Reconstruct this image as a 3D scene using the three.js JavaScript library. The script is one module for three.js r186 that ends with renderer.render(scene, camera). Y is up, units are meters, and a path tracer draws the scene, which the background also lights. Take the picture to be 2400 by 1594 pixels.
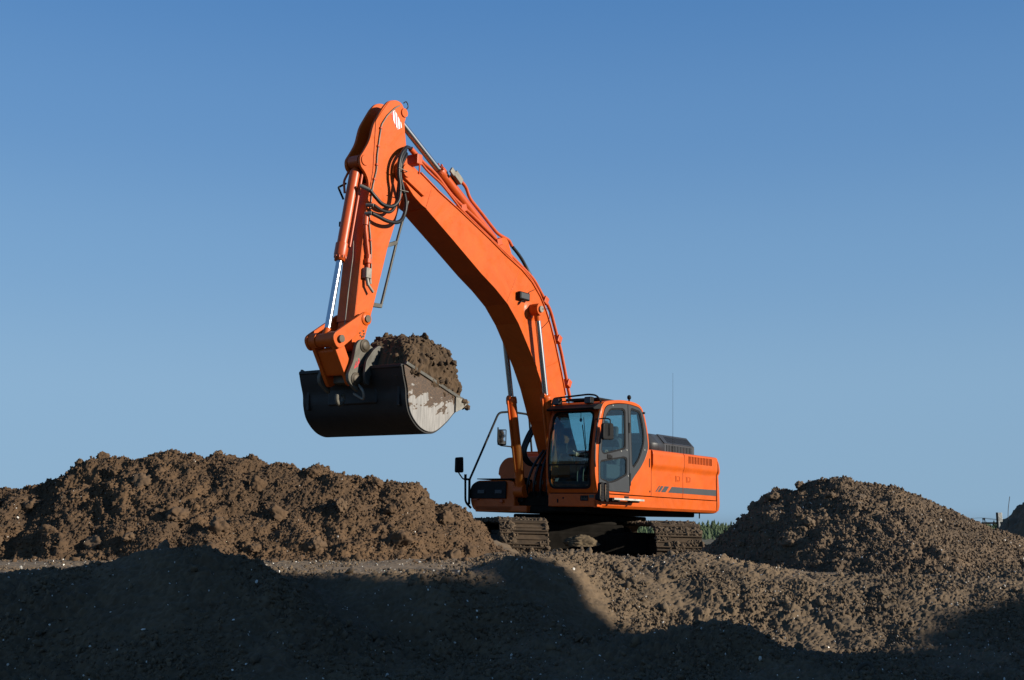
import * as THREE from 'three';
import { mergeGeometries, mergeVertices } from 'three/addons/utils/BufferGeometryUtils.js';
import { RoundedBoxGeometry } from 'three/addons/geometries/RoundedBoxGeometry.js';
import { MarchingCubes } from 'three/addons/objects/MarchingCubes.js';
import { ImprovedNoise } from 'three/addons/math/ImprovedNoise.js';

// ---------------------------------------------------------------- camera, sky, sun, exposure
const scene = new THREE.Scene();
const camera = new THREE.PerspectiveCamera(31.24, 1024 / 680, 0.1, 6000);
camera.position.set(0, 0.937, 0);
camera.rotation.set(THREE.MathUtils.degToRad(8.6), 0, 0);

const EXPOSURE = 1.5;
const SKY_AZ = Math.PI / 2 + THREE.MathUtils.degToRad(50) ;   // the sky is a shade deeper towards the right of the view
const SUN = new THREE.Vector3(0.9095, 0.2924, 0.2955).normalize();
{
  // clear evening-blue sky: pale and slightly green-grey at the horizon, deep blue overhead
  const w = 512, h = 256, data = new Float32Array(w * h * 4);
  const stops = [[-90, .10, .13, .16], [-3, .22, .33, .43], [0, .265, .425, .585], [6, .25, .42, .61], [12, .185, .355, .585], [18, .128, .285, .54], [25, .082, .222, .485], [45, .043, .11, .25], [90, .028, .065, .145]];
  for (let j = 0; j < h; j++) {
    const el = (j + 0.5) / h * 180 - 90;
    let k = 0; while (k < stops.length - 2 && el > stops[k + 1][0]) k++;
    const a = stops[k], b = stops[k + 1];
    let t = Math.min(1, Math.max(0, (el - a[0]) / (b[0] - a[0]))); t = t * t * (3 - 2 * t) * .35 + t * .65;
    for (let i = 0; i < w; i++) {
      const o = (j * w + i) * 4;
      for (let c = 0; c < 3; c++) data[o + c] = (a[c + 1] + (b[c + 1] - a[c + 1]) * t) * (1.08 - .12 * Math.cos((i + .5) / w * 2 * Math.PI - SKY_AZ)) / EXPOSURE;
      data[o + 3] = 1;
    }
  }
  const tex = new THREE.DataTexture(data, w, h, THREE.RGBAFormat, THREE.FloatType);
  tex.mapping = THREE.EquirectangularReflectionMapping; tex.magFilter = tex.minFilter = THREE.LinearFilter; tex.needsUpdate = true;
  scene.background = tex; scene.environment = tex;
}
const sun = new THREE.DirectionalLight(new THREE.Color().setRGB(1, 0.92, 0.79), 5.0);
sun.position.copy(SUN).multiplyScalar(80).add(new THREE.Vector3(0, 0, -18)); sun.target.position.set(0, 0, -18);
sun.castShadow = true; sun.shadow.mapSize.set(4096, 4096); sun.shadow.radius = 1.6;
Object.assign(sun.shadow.camera, { left: -30, right: 30, top: 30, bottom: -30, near: 1, far: 200 });
scene.add(sun, sun.target);
const renderer = new THREE.WebGLRenderer({ antialias: true });
renderer.setSize(1024, 680); renderer.shadowMap.enabled = true; renderer.shadowMap.type = THREE.PCFSoftShadowMap;
renderer.toneMapping = THREE.LinearToneMapping; renderer.toneMappingExposure = EXPOSURE;

// ---------------------------------------------------------------- helpers
let seed = 7; const rnd = () => { seed |= 0; seed = seed + 0x6D2B79F5 | 0; let t = Math.imul(seed ^ seed >>> 15, 1 | seed); t = t + Math.imul(t ^ t >>> 7, 61 | t) ^ t; return ((t ^ t >>> 14) >>> 0) / 4294967296; };
const rr = (a, b) => a + (b - a) * rnd();
const noise = (() => { const m = Math.random; Math.random = rnd; const n = new ImprovedNoise(); Math.random = m; return (x, y, z) => n.noise(x, y, z); })();
const V = (x, y, z) => new THREE.Vector3(x, y, z);
const lerpTab = (tab, x) => { if (x <= tab[0][0]) return tab[0][1]; for (let i = 1; i < tab.length; i++) if (x <= tab[i][0]) { const t = (x - tab[i - 1][0]) / (tab[i][0] - tab[i - 1][0]); return tab[i - 1][1] + (tab[i][1] - tab[i - 1][1]) * t; } return tab[tab.length - 1][1]; };
const smooth = (a, b, x) => { const t = Math.min(1, Math.max(0, (x - a) / (b - a))); return t * t * (3 - 2 * t); };
const used = {};
const numbered = n => { const k = used[n] = (used[n] ?? -1) + 1; return k ? n + '_' + String(k).padStart(3, '0') : n; };

function boxUV(g) {                               // uv in metres, by the way each face points
  const p = g.attributes.position, n = g.attributes.normal, uv = new Float32Array(p.count * 2);
  for (let i = 0; i < p.count; i++) {
    const ax = Math.abs(n.getX(i)), ay = Math.abs(n.getY(i)), az = Math.abs(n.getZ(i));
    let u, v; if (az >= ax && az >= ay) { u = p.getX(i); v = p.getY(i); } else if (ax >= ay) { u = p.getZ(i); v = p.getY(i); } else { u = p.getX(i); v = p.getZ(i); }
    uv[2 * i] = u; uv[2 * i + 1] = v;
  }
  g.setAttribute('uv', new THREE.BufferAttribute(uv, 2)); return g;
}
const clean = g => { g = g.index ? g.toNonIndexed() : g; for (const k of Object.keys(g.attributes)) if (!['position', 'normal', 'uv'].includes(k)) g.deleteAttribute(k); if (!g.attributes.uv) g.setAttribute('uv', new THREE.BufferAttribute(new Float32Array(g.attributes.position.count * 2), 2)); g.clearGroups(); return g; };
function obj(name, geos, mat, parent = scene, keepUV = false) {
  geos = [].concat(geos); if (!keepUV) geos = geos.map(clean);
  let g = geos.length > 1 ? mergeGeometries(geos, false) : geos[0];
  if (!keepUV) boxUV(g);
  const m = new THREE.Mesh(g, mat); m.name = parent === scene ? numbered(name) : name; m.castShadow = m.receiveShadow = true; parent.add(m); return m;
}
const tag = (o, label, category, group) => { Object.assign(o.userData, { label, category }); if (group) o.userData.group = group; return o; };
const structure = o => { o.userData.kind = 'structure'; return o; };
const part = (o, label) => { o.userData.label = label; return o; };

function roundShape(pts, r = 0, Cls = THREE.Shape) {   // polygon with corners rounded by r (or by pts[i][2])
  const s = new Cls(), n = pts.length;
  for (let i = 0; i < n; i++) {
    const a = pts[(i + n - 1) % n], b = pts[i], c = pts[(i + 1) % n], rad = b[2] ?? r;
    const la = Math.hypot(a[0] - b[0], a[1] - b[1]), lc = Math.hypot(c[0] - b[0], c[1] - b[1]);
    const k = Math.min(rad, la * .48, lc * .48);
    if (k < 1e-4) { i ? s.lineTo(b[0], b[1]) : s.moveTo(b[0], b[1]); continue; }
    const p = [b[0] + (a[0] - b[0]) * k / la, b[1] + (a[1] - b[1]) * k / la], q = [b[0] + (c[0] - b[0]) * k / lc, b[1] + (c[1] - b[1]) * k / lc];
    i ? s.lineTo(...p) : s.moveTo(...p); s.quadraticCurveTo(b[0], b[1], ...q);
  }
  s.closePath(); return s;
}
function prism(pts, z0, z1, { r = 0, bevel = .006, holes = [], seg = 5 } = {}) {   // outline in x-y, from z0 to z1
  const s = pts instanceof THREE.Shape ? pts : roundShape(pts, r);
  for (const h of holes) s.holes.push(Array.isArray(h) ? roundShape(h, 0, THREE.Path) : h);
  const d = Math.abs(z1 - z0); bevel = Math.min(bevel, d * .3);
  const g = new THREE.ExtrudeGeometry(s, { depth: d - 2 * bevel, bevelEnabled: bevel > 0, bevelSize: bevel, bevelThickness: bevel, bevelOffset: -bevel, bevelSegments: 2, curveSegments: seg });
  g.translate(0, 0, Math.min(z0, z1) + bevel); return g;
}
function prismX(pts, x0, x1, o = {}) {              // outline [z, y], from x0 to x1
  const g = prism(pts.map(q => [-q[0], ...q.slice(1)]), x0, x1, o); g.rotateY(Math.PI / 2); return g;
}
function prismY(pts, y0, y1, o = {}) {              // outline [x, z], from y0 to y1
  const g = prism(pts.map(q => [q[0], -q[1], ...q.slice(2)]), y0, y1, o); g.rotateX(-Math.PI / 2); return g;
}
const rbox = (x0, x1, y0, y1, z0, z1, r = .01) => { const g = new RoundedBoxGeometry(x1 - x0, y1 - y0, z1 - z0, 2, Math.min(r, (x1 - x0) * .45, (y1 - y0) * .45, (z1 - z0) * .45)); g.translate((x0 + x1) / 2, (y0 + y1) / 2, (z0 + z1) / 2); return g; };
function cyl(a, b, r0, r1 = r0, seg = 20) {
  a = V(...a); b = V(...b); const d = b.clone().sub(a), L = d.length(), g = new THREE.CylinderGeometry(r1, r0, L, seg);
  g.translate(0, L / 2, 0); g.applyQuaternion(new THREE.Quaternion().setFromUnitVectors(V(0, 1, 0), d.normalize())); g.translate(a.x, a.y, a.z); return g;
}
function turned(a, b, prof, seg = 24) {             // lathe along a->b; prof = [[distance, radius], ...]
  a = V(...a); b = V(...b); const d = b.clone().sub(a).normalize();
  const g = new THREE.LatheGeometry(prof.map(q => new THREE.Vector2(Math.max(q[1], 1e-4), q[0])), seg);
  g.applyQuaternion(new THREE.Quaternion().setFromUnitVectors(V(0, 1, 0), d)); g.translate(a.x, a.y, a.z); return g;
}
function hose(pts, r, n = 0, seg = 8) { const c = new THREE.CatmullRomCurve3(pts.map(q => V(...q)), false, 'centripetal'); return new THREE.TubeGeometry(c, n || pts.length * 6, r, seg); }
function pipe(pts, r, bend = .06, seg = 8) {         // straight runs with short bends
  const out = []; const P = pts.map(q => V(...q));
  P.forEach((b, i) => {
    if (i === 0 || i === P.length - 1) { out.push(b); return; }
    const u = P[i - 1].clone().sub(b), w = P[i + 1].clone().sub(b), k = Math.min(bend, u.length() * .4, w.length() * .4);
    const s = b.clone().addScaledVector(u.normalize(), k), e = b.clone().addScaledVector(w.normalize(), k);
    for (let t = 0; t <= 4; t++) { const f = t / 4; out.push(s.clone().multiplyScalar((1 - f) * (1 - f)).addScaledVector(b, 2 * f * (1 - f)).addScaledVector(e, f * f)); }
  });
  const path = new THREE.CurvePath(); for (let i = 1; i < out.length; i++) path.add(new THREE.LineCurve3(out[i - 1], out[i]));
  // ring per point, no twist trouble: build by hand
  const pos = [], idx = [], T = out.map((p, i) => (out[Math.min(i + 1, out.length - 1)].clone().sub(out[Math.max(i - 1, 0)])).normalize());
  let nrm = Math.abs(T[0].y) < .9 ? V(0, 1, 0) : V(1, 0, 0);
  out.forEach((p, i) => {
    nrm = nrm.clone().addScaledVector(T[i], -nrm.dot(T[i])).normalize(); const bi = T[i].clone().cross(nrm);
    for (let k = 0; k < seg; k++) { const a = k / seg * 2 * Math.PI; pos.push(p.x + r * (Math.cos(a) * nrm.x + Math.sin(a) * bi.x), p.y + r * (Math.cos(a) * nrm.y + Math.sin(a) * bi.y), p.z + r * (Math.cos(a) * nrm.z + Math.sin(a) * bi.z)); }
    if (i) for (let k = 0; k < seg; k++) { const a = (i - 1) * seg + k, b = (i - 1) * seg + (k + 1) % seg, c = i * seg + k, d = i * seg + (k + 1) % seg; idx.push(a, b, c, b, d, c); }
  });
  const g = new THREE.BufferGeometry(); g.setAttribute('position', new THREE.Float32BufferAttribute(pos, 3)); g.setIndex(idx); g.computeVertexNormals(); return g;
}
const strip = (line, t, side = 1) => { // polygon hugging a polyline, t thick, on one side
  const L = line.length, off = line.map((p, i) => { const a = line[Math.max(0, i - 1)], b = line[Math.min(L - 1, i + 1)], dx = b[0] - a[0], dy = b[1] - a[1], l = Math.hypot(dx, dy); return [p[0] - dy / l * t * side, p[1] + dx / l * t * side]; });
  return [...line, ...off.reverse()];
};

// ---------------------------------------------------------------- materials
function noiseTex(size, fn, srgb = true) {
  const d = new Uint8Array(size * size * 4);
  for (let j = 0; j < size; j++) for (let i = 0; i < size; i++) { const c = fn(i / size, j / size); const o = (j * size + i) * 4; for (let k = 0; k < 3; k++) d[o + k] = Math.max(0, Math.min(255, c[k] * 255)); d[o + 3] = 255; }
  const t = new THREE.DataTexture(d, size, size); t.wrapS = t.wrapT = THREE.RepeatWrapping; t.magFilter = THREE.LinearFilter; t.minFilter = THREE.LinearMipmapLinearFilter; t.generateMipmaps = true; if (srgb) t.colorSpace = THREE.SRGBColorSpace; t.needsUpdate = true; return t;
}
const tileN = (u, v, f, s = 0) => { const a = u * 2 * Math.PI, b = v * 2 * Math.PI, R = f / 6.283; return noise(Math.cos(a) * R + s * 7.1, Math.sin(a) * R + Math.cos(b) * R * 1.0, Math.sin(b) * R + s * 3.3); };
const fbmT = (u, v, f, s, o = 4) => { let t = 0, a = .5; for (let i = 0; i < o; i++) { t += a * tileN(u, v, f, s + i * 5); f *= 2; a *= .5; } return t; };
const dustTex = noiseTex(512, (u, v) => { const n = fbmT(u, v, 5, 1) * .5 + fbmT(u, v, 40, 9, 3) * .35; const k = .95 + n * .19; const s = tileN(u, v, 90, 3) > .52 ? -.06 : 0; return [k + s, k + s * 1.1 + .004, k + s + .012]; });
dustTex.repeat.set(.55, .55);
const roughTex = noiseTex(512, (u, v) => { const n = .72 + fbmT(u, v, 8, 4) * .5 + fbmT(u, v, 60, 2, 2) * .25; return [n, n, n]; }, false); roughTex.repeat.set(.55, .55);
const grimeTex = noiseTex(512, (u, v) => { const n = fbmT(u, v, 9, 2) * 1.2 + fbmT(u, v, 50, 7, 3) * .6; const k = Math.max(0, Math.min(1, .5 + n)); return [.72 + .28 * k, .70 + .28 * k, .66 + .28 * k]; }); grimeTex.repeat.set(.8, .8);
const lin = (r, g, b) => new THREE.Color().setRGB(r, g, b);
const M = {
  orange: new THREE.MeshPhysicalMaterial({ color: lin(.54, .088, .0075), roughness: .62, roughnessMap: roughTex, map: dustTex, specularIntensity: .4, clearcoat: .07, clearcoatRoughness: .25 }),
  orangeGloss: new THREE.MeshPhysicalMaterial({ color: lin(.49, .068, .007), roughness: .42, map: dustTex, specularIntensity: .6, clearcoat: .3, clearcoatRoughness: .38 }),
  grey: new THREE.MeshPhysicalMaterial({ color: lin(.031, .0345, .0385), specularIntensity: .5, roughness: .6, map: dustTex }),
  stripe: new THREE.MeshStandardMaterial({ color: lin(.029, .031, .034), roughness: .55, map: dustTex }),
  black: new THREE.MeshPhysicalMaterial({ color: lin(.010, .010, .011), specularIntensity: .3, roughness: .6, map: grimeTex }),
  hoodBlack: new THREE.MeshStandardMaterial({ color: lin(.027, .0285, .032), roughness: .5, map: dustTex }),
  under: new THREE.MeshPhysicalMaterial({ color: lin(.014, .0125, .011), specularIntensity: .2, roughness: .9, map: grimeTex }),
  rubber: new THREE.MeshPhysicalMaterial({ color: lin(.011, .011, .012), specularIntensity: .6, roughness: .42 }),
  gasket: new THREE.MeshPhysicalMaterial({ color: lin(.009, .009, .010), specularIntensity: .3, roughness: .75 }),
  chrome: new THREE.MeshStandardMaterial({ color: lin(.46, .47, .49), metalness: 1, roughness: .27 }),
  steel: new THREE.MeshStandardMaterial({ color: lin(.22, .215, .2), metalness: .25, roughness: .55, map: grimeTex }),
  steelDark: new THREE.MeshStandardMaterial({ color: lin(.085, .085, .08), metalness: .4, roughness: .55, map: grimeTex }),
  coupler: new THREE.MeshStandardMaterial({ color: lin(.12, .115, .098), metalness: .1, roughness: .7, map: grimeTex }),
  bucket: new THREE.MeshStandardMaterial({ color: lin(.012, .0115, .012), metalness: .2, roughness: .6, map: grimeTex }),
  pin: new THREE.MeshStandardMaterial({ color: lin(.09, .075, .055), metalness: .3, roughness: .6, map: grimeTex }),
  alu: new THREE.MeshStandardMaterial({ color: lin(.62, .63, .62), metalness: .4, roughness: .45, map: grimeTex }),
  white: new THREE.MeshStandardMaterial({ color: lin(.75, .75, .74), roughness: .5 }),
  red: new THREE.MeshStandardMaterial({ color: lin(.45, .015, .025), roughness: .5 }),
  glass: new THREE.MeshPhysicalMaterial({ color: lin(.70, .84, .85), transmission: 1, thickness: 0, roughness: .02, ior: 1.5 }),
  mirror: new THREE.MeshStandardMaterial({ color: lin(.8, .82, .84), metalness: 1, roughness: .04 }),
  seat: new THREE.MeshStandardMaterial({ color: lin(.03, .03, .036), roughness: .85 }),
  lens: new THREE.MeshPhysicalMaterial({ color: lin(.5, .52, .55), roughness: .1, metalness: .5 }),
};

// ---------------------------------------------------------------- soil
const bil = (x, y, z) => Math.abs(noise(x, y, z));
function soilLump(x, y, z, a) {   // rounded clods with sharp creases between them; a = [large, medium, small, grit] metres
  const wx = x + .15 * noise(x * 2.1, y * 2.1, z * 2.1), wz = z + .15 * noise(x * 2.1 + 9, y * 2.1, z * 2.1);
  return a[0] * (bil(wx * 1.9, y * 1.9, wz * 1.9) - .2) + a[1] * (bil(wx * 4.7 + 3, y * 4.7, wz * 4.7) - .2) + a[2] * (bil(x * 11 + 7, y * 11, z * 11) - .2) + a[3] * (bil(x * 25 + 5, y * 25, z * 25) - .2) + a[3] * .55 * (bil(x * 41 + 1, y * 41, z * 41) - .2) + a[3] * .7 * noise(x * 57, y * 57, z * 57);
}
function soilGrid({ x0, x1, z0, z1, cell, h, amp, tint }) {
  const nx = Math.round((x1 - x0) / cell), nz = Math.round((z1 - z0) / cell), N = (nx + 1) * (nz + 1);
  const pos = new Float32Array(N * 3), col = new Float32Array(N * 3), uv = new Float32Array(N * 2);
  for (let j = 0, o = 0; j <= nz; j++) for (let i = 0; i <= nx; i++, o++) {
    const x = x0 + i * cell, z = z0 + j * cell, y = h(x, z), e = .05;
    let n0 = -(h(x + e, z) - h(x - e, z)) / (2 * e), n2 = -(h(x, z + e) - h(x, z - e)) / (2 * e); const l = 1 / Math.hypot(n0, 1, n2);
    const A = amp(x, z, y), d = soilLump(x, y, z, A) + (rnd() - .5) * A[3] * .45;
    pos[3 * o] = x + n0 * l * d; pos[3 * o + 1] = y + l * d; pos[3 * o + 2] = z + n2 * l * d;
    const c = tint(x, y, z); col.set(c, 3 * o); uv[2 * o] = x; uv[2 * o + 1] = z;
  }
  const idx = new Uint32Array(nx * nz * 6);
  for (let j = 0, o = 0; j < nz; j++) for (let i = 0; i < nx; i++) { const a = j * (nx + 1) + i, b = a + 1, c = a + nx + 1, d = c + 1; idx[o++] = a; idx[o++] = c; idx[o++] = b; idx[o++] = b; idx[o++] = c; idx[o++] = d; }
  const g = new THREE.BufferGeometry(); g.setAttribute('position', new THREE.BufferAttribute(pos, 3)); g.setAttribute('color', new THREE.BufferAttribute(col, 3)); g.setAttribute('uv', new THREE.BufferAttribute(uv, 2)); g.setIndex(new THREE.BufferAttribute(idx, 1)); g.computeVertexNormals(); return g;
}
const soilMat = new THREE.MeshStandardMaterial({ color: 0xffffff, vertexColors: true, roughness: 1 });
const soilTint = (base, vary) => (x, y, z) => {     // earth of uneven colour: damp and dry crumbs, streaks of clay
  const p = noise(x * .9 + 4, y * .9, z * .9) * .5 + noise(x * 3.1, y * 3.1, z * 3.1 + 8) * .3, f = noise(x * 21, y * 21, z * 21) * .35 + noise(x * 44 + 2, y * 44, z * 44) * .25;
  const k = 1 + vary * (p + f), w = vary * p * .5; return [base[0] * k * (1 + w * .12), base[1] * k, base[2] * k * (1 - w * .2)];
};
const EARTH = [.076, .044, .0215], GREY = [.100, .067, .040];

// clod shapes shared by all heaps
const clodShapes = [0, 1, 2, 3, 4].map(k => { const g = mergeVertices(new THREE.IcosahedronGeometry(1, 7).deleteAttribute('normal').deleteAttribute('uv')); const p = g.attributes.position; for (let i = 0; i < p.count; i++) { const v = V(p.getX(i), p.getY(i), p.getZ(i)); const s = 1 + .45 * noise(v.x * 1.1 + k * 5, v.y * 1.1, v.z * 1.1) + .5 * (bil(v.x * 2.3 + k, v.y * 2.3, v.z * 2.3) - .2) + .3 * (bil(v.x * 5 + k, v.y * 5, v.z * 5) - .2) + .16 * noise(v.x * 10, v.y * 10 + k, v.z * 10); p.setXYZ(i, v.x * s, v.y * s * .82, v.z * s); } g.computeVertexNormals(); return boxUV(g); });
const clodSmall = [0, 1, 2].map(k => { const g = mergeVertices(new THREE.IcosahedronGeometry(1, 1).deleteAttribute('normal').deleteAttribute('uv')); const p = g.attributes.position; for (let i = 0; i < p.count; i++) { const v = V(p.getX(i), p.getY(i), p.getZ(i)); const s = 1 + .7 * noise(v.x * 1.3 + k * 9, v.y * 1.3, v.z * 1.3) + .3 * noise(v.x * 3 + k, v.y * 3, v.z * 3); p.setXYZ(i, v.x * s, v.y * s * .8, v.z * s); } g.computeVertexNormals(); return g; });
const clodMats = {};
const clodMat = base => clodMats[base] ??= new THREE.MeshStandardMaterial({ color: lin(...base), roughness: 1 });
const tmpM = new THREE.Matrix4(), tmpQ = new THREE.Quaternion();
const randQ = () => tmpQ.set(rr(-1, 1), rr(-1, 1), rr(-1, 1), rr(-1, 1)).normalize();
function scatter(name, mesh, count, size, base, keep = () => true, geos = clodSmall) {   // crumbs nobody could count
  const p = mesh.geometry.attributes.position, c = new THREE.Color();
  geos.forEach((g, gi) => {
    const n = Math.round(count / geos.length), im = new THREE.InstancedMesh(g, clodMat([1, 1, 1]), n); let k = 0, tries = 0;
    while (k < n && tries++ < n * 8) {
      const i = Math.floor(rnd() * p.count), x = p.getX(i), y = p.getY(i), z = p.getZ(i); if (!keep(x, y, z)) continue;
      const s = size[0] * Math.pow(size[1] / size[0], Math.pow(rnd(), 2.4));
      tmpM.compose(V(x, y + s * .25, z), randQ(), V(s * rr(.8, 1.3), s * rr(.7, 1), s * rr(.8, 1.3))); im.setMatrixAt(k, tmpM);
      const t = rr(.72, 1.22); im.setColorAt(k, c.setRGB(base[0] * t, base[1] * t, base[2] * t)); k++;
    }
    im.count = k; im.name = name; im.castShadow = im.receiveShadow = true; im.userData.kind = 'stuff'; mesh.add(im);
  });
}
function bigClods(mesh, spots, base) {              // clods that can be told apart: [x, z, size]
  const p = mesh.geometry.attributes.position;
  spots.forEach(([x, z, s], k) => {
    let best = 1e9, bi = 0; for (let i = 0; i < p.count; i += 3) { const d = (p.getX(i) - x) ** 2 + (p.getZ(i) - z) ** 2; if (d < best) { best = d; bi = i; } }
    const m = new THREE.Mesh(clodShapes[k % clodShapes.length], clodMat(base[k % base.length])); m.name = 'clod'; m.position.set(x, p.getY(bi) + s * .3, z); m.rotation.set(rr(0, 6), rr(0, 6), rr(0, 6)); m.scale.set(s * rr(.85, 1.2), s * rr(.75, 1.05), s * rr(.85, 1.2)); m.castShadow = m.receiveShadow = true; mesh.add(m);
  });
}

// ground to the horizon: rough grass and bare soil in patches
const fieldTex = noiseTex(512, (u, v) => { const p = smooth(-.12, .14, fbmT(u, v, 7, 11, 5)), f = 1 + fbmT(u, v, 60, 13, 3) * .9; return [(.80 - .16 * p) * f, (.68 - .02 * p) * f, (.50 - .12 * p) * f]; }); fieldTex.repeat.set(1 / 70, 1 / 70);
{
  const rings = [0, 30, 45, 60, 90, 150, 300, 700, 1600, 3500], seg = 64, pos = [], idx = [];
  rings.forEach((r, i) => { for (let k = 0; k < seg; k++) { const a = k / seg * 2 * Math.PI; pos.push(Math.sin(a) * r, i < 2 ? -.75 : r < 50 ? -.9 : -2 - (r > 500 ? 1 : 0), -Math.cos(a) * r - 12); } if (i) for (let k = 0; k < seg; k++) { const a = (i - 1) * seg + k, b = (i - 1) * seg + (k + 1) % seg, c = i * seg + k, d = i * seg + (k + 1) % seg; idx.push(a, b, c, b, d, c); } });
  const g = new THREE.BufferGeometry(); g.setAttribute('position', new THREE.Float32BufferAttribute(pos, 3)); g.setIndex(idx); g.computeVertexNormals();
  structure(obj('ground', g, new THREE.MeshStandardMaterial({ color: lin(.12, .12, .12), roughness: 1, map: fieldTex })));
}
// the worked ground: a haul track, the berm beside it, ridges in the foreground
const onTrackRoad = (x, z) => Math.min(1, smooth(.1, -.6, x) * smooth(11.8, 12.2, -z) + smooth(3.0, 3.6, x) * smooth(14.1, 14.3, -z) * smooth(15.3, 14.9, -z) * smooth(5.6, 5.0, x));
const bermX = [[-9, .46], [-.8, .46], [-.45, .46], [-.05, .57], [.42, .61], [.98, .575], [1.51, .52], [1.82, .54], [2.12, .58], [2.52, .50], [3.02, .40], [3.52, .36], [4.78, .35], [6.04, .38], [9, .4]];
const edgeX = [[-9, 11.9], [-.6, 11.9], [0, 12.6], [.5, 13.3], [1, 14.0], [2, 14.4], [9, 14.2]];
const ridgeX = [[-8, -.06], [-4, -.02], [-2, -.06], [-.72, -.02], [0, .02], [.75, -.04], [1.24, .0], [1.47, .05], [1.85, .09], [2.11, .04], [2.37, -.13], [2.63, -.19], [3.38, -.22], [4.51, -.22], [9, -.2]];
const foreX = [[-8, .35], [-4.55, .485], [-3.98, .54], [-3.53, .62], [-3.12, .70], [-2.66, .70], [-2.43, .62], [-2.13, .50], [-1.8, .36], [-1.4, .12], [-.9, -.15], [-.5, -.35]];
const G = (x, z) => {
  const d = -z, berm = lerpTab(bermX, x), right = smooth(-.5, .5, x), E = lerpTab(edgeX, x), wd = 1.3 + .9 * right;
  let y = -.3 + (berm + .3) * Math.pow(smooth(E - wd, E, d), .8);
  if (d > E + .5) y += (.40 - berm) * right * smooth(E + .5, E + 1.7, d);
  if (d > 18) y += (.02 - .44) * smooth(18, 19.6, d);
  y += -.6 * smooth(28, 34, d);
  if (d > 17 && d < 22) y += Math.exp(-(((d - 19.3) / .65) ** 2)) * lerpTab([[-1.6, .7], [-.4, .6], [.2, .36], [.7, .14], [1.3, .02]], x);
  y += Math.exp(-(((d - 11) / .6) ** 2)) * (lerpTab(ridgeX, x) + .3) * smooth(-.6, .6, x);
  y = Math.max(y, -.35 + (lerpTab(foreX, x) + .35) * Math.exp(-(((d - 11.05) / (d > 11.05 ? .7 : 1.2)) ** 2)));
  y -= .12 * smooth(10.2, 8.2, d);
  return y + .05 * noise(x * .55, 0, z * .55) * (d < 18.5 ? 1 : .3) * (1 - .6 * onTrackRoad(x, z)) + .025 * noise(x * 1.7, 5, z * 1.7) * (1 - .7 * onTrackRoad(x, z));
};
const groundTint = soilTint([.102, .070, .041], .6), roadTint = soilTint([.128, .093, .06], .6);
const groundLook = {
  h: G, amp: (x, z) => { const r = onTrackRoad(x, z), k = 1 - .75 * r, q = Math.max(.15, .8 + 1.5 * noise(x * .9 + 7, 2, z * .9) + .5 * noise(x * 2.7, 4, z * 2.7)); return [.08 * k, .06 * k * q, .036 * (1 - .7 * r) * q, (.022 + .014 * q) * (1 - .6 * r)]; },
  tint: (x, y, z) => { const r = onTrackRoad(x, z); if (r < .02) return groundTint(x, y, z); const a = groundTint(x, y, z), b = roadTint(x, y, z); return a.map((v, i) => v + (b[i] - v) * r); },
};
const workGround = obj('work_site_ground', soilGrid({ x0: -7.6, x1: 7.6, z0: -16.6, z1: -8.6, cell: .0168, ...groundLook }), soilMat, scene, true);
structure(obj('machine_pad', soilGrid({ x0: -9, x1: 10, z0: -30, z1: -16.55, cell: .05, ...groundLook }), soilMat, scene, true));
structure(workGround);
scatter('crumbs', workGround, 60000, [.005, .024], [.102, .070, .041], (x, y, z) => rnd() > .85 * onTrackRoad(x, z) && rnd() < .35 + 2.2 * noise(x * 1.1 + 7, 2, z * 1.1) + .5 * noise(x * 3, 4, z * 3));
scatter('crumbs', workGround, 500, [.012, .055], EARTH, (x, y, z) => z < -15.2 + .6 * noise(x, 1, z) && x < .6);
scatter('crumbs', workGround, 260, [.025, .06], [.098, .068, .04], (x, y, z) => z > -16 && onTrackRoad(x, z) < .1);

// the heap left of the excavator
const heapL = [[-13, 0.58], [-11, 1.08], [-9, 1.33], [-7.48, 1.38], [-7.05, 1.48], [-6.74, 1.47], [-6.31, 1.69], [-5.94, 1.77], [-5.63, 1.78], [-5.32, 1.90], [-5.01, 1.95], [-4.64, 1.94], [-4.13, 1.89], [-3.75, 1.79], [-3.25, 1.71], [-2.75, 1.67], [-2.12, 1.62], [-1.50, 1.52], [-1.25, 1.40], [-1.12, 1.26], [-.87, 1.18], [-.62, 1.06], [-.43, 0.89], [-.31, 0.72], [-.15, 0.48], [.1, 0.33], [.5, 0.08]];
const HL = (x, z) => {
  const d = -z, zc = lerpTab([[-9, 17.9], [-2, 17.9], [-.8, 18.2], [0, 18.6]], x), b = .42, c = Math.max(b + .01, lerpTab(heapL, x)), t = d - zc;
  const run = Math.abs(t) / Math.max(.5, (c - b) * (t < 0 ? 1.32 : 1.4)), prof = run < .12 ? 1 - run * run * 2.6 : 1 - .0374 - (run - .12) * 1.02;
  return Math.max(-.2, b + (c - b) * prof - (run > 1 ? .25 * (run - 1) : 0)) + .10 * noise(x * .8, 3, z * .8) * smooth(1.15, .85, run);
};
const leftHeap = obj('soil_heap', soilGrid({ x0: -12, x1: .45, z0: -20.6, z1: -15.2, cell: .0195, h: HL, amp: (x, z, y) => { if (y < .2) return [.04, .04, .03, .02]; const k = .75 + .9 * noise(x * 1.1 + 3, y * 1.1, z * 1.1); return [.22, .10 * k, .042 * k, .046]; }, tint: soilTint(EARTH, .75) }), soilMat, scene, true);
tag(leftHeap, 'long dark brown heap of cloddy dug earth left of the excavator, under its bucket', 'soil heap', 'heaps of dug earth');
scatter('crumbs', leftHeap, 60000, [.004, .022], EARTH, (x, y, z) => y > .3 && z > -18.6);
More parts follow.
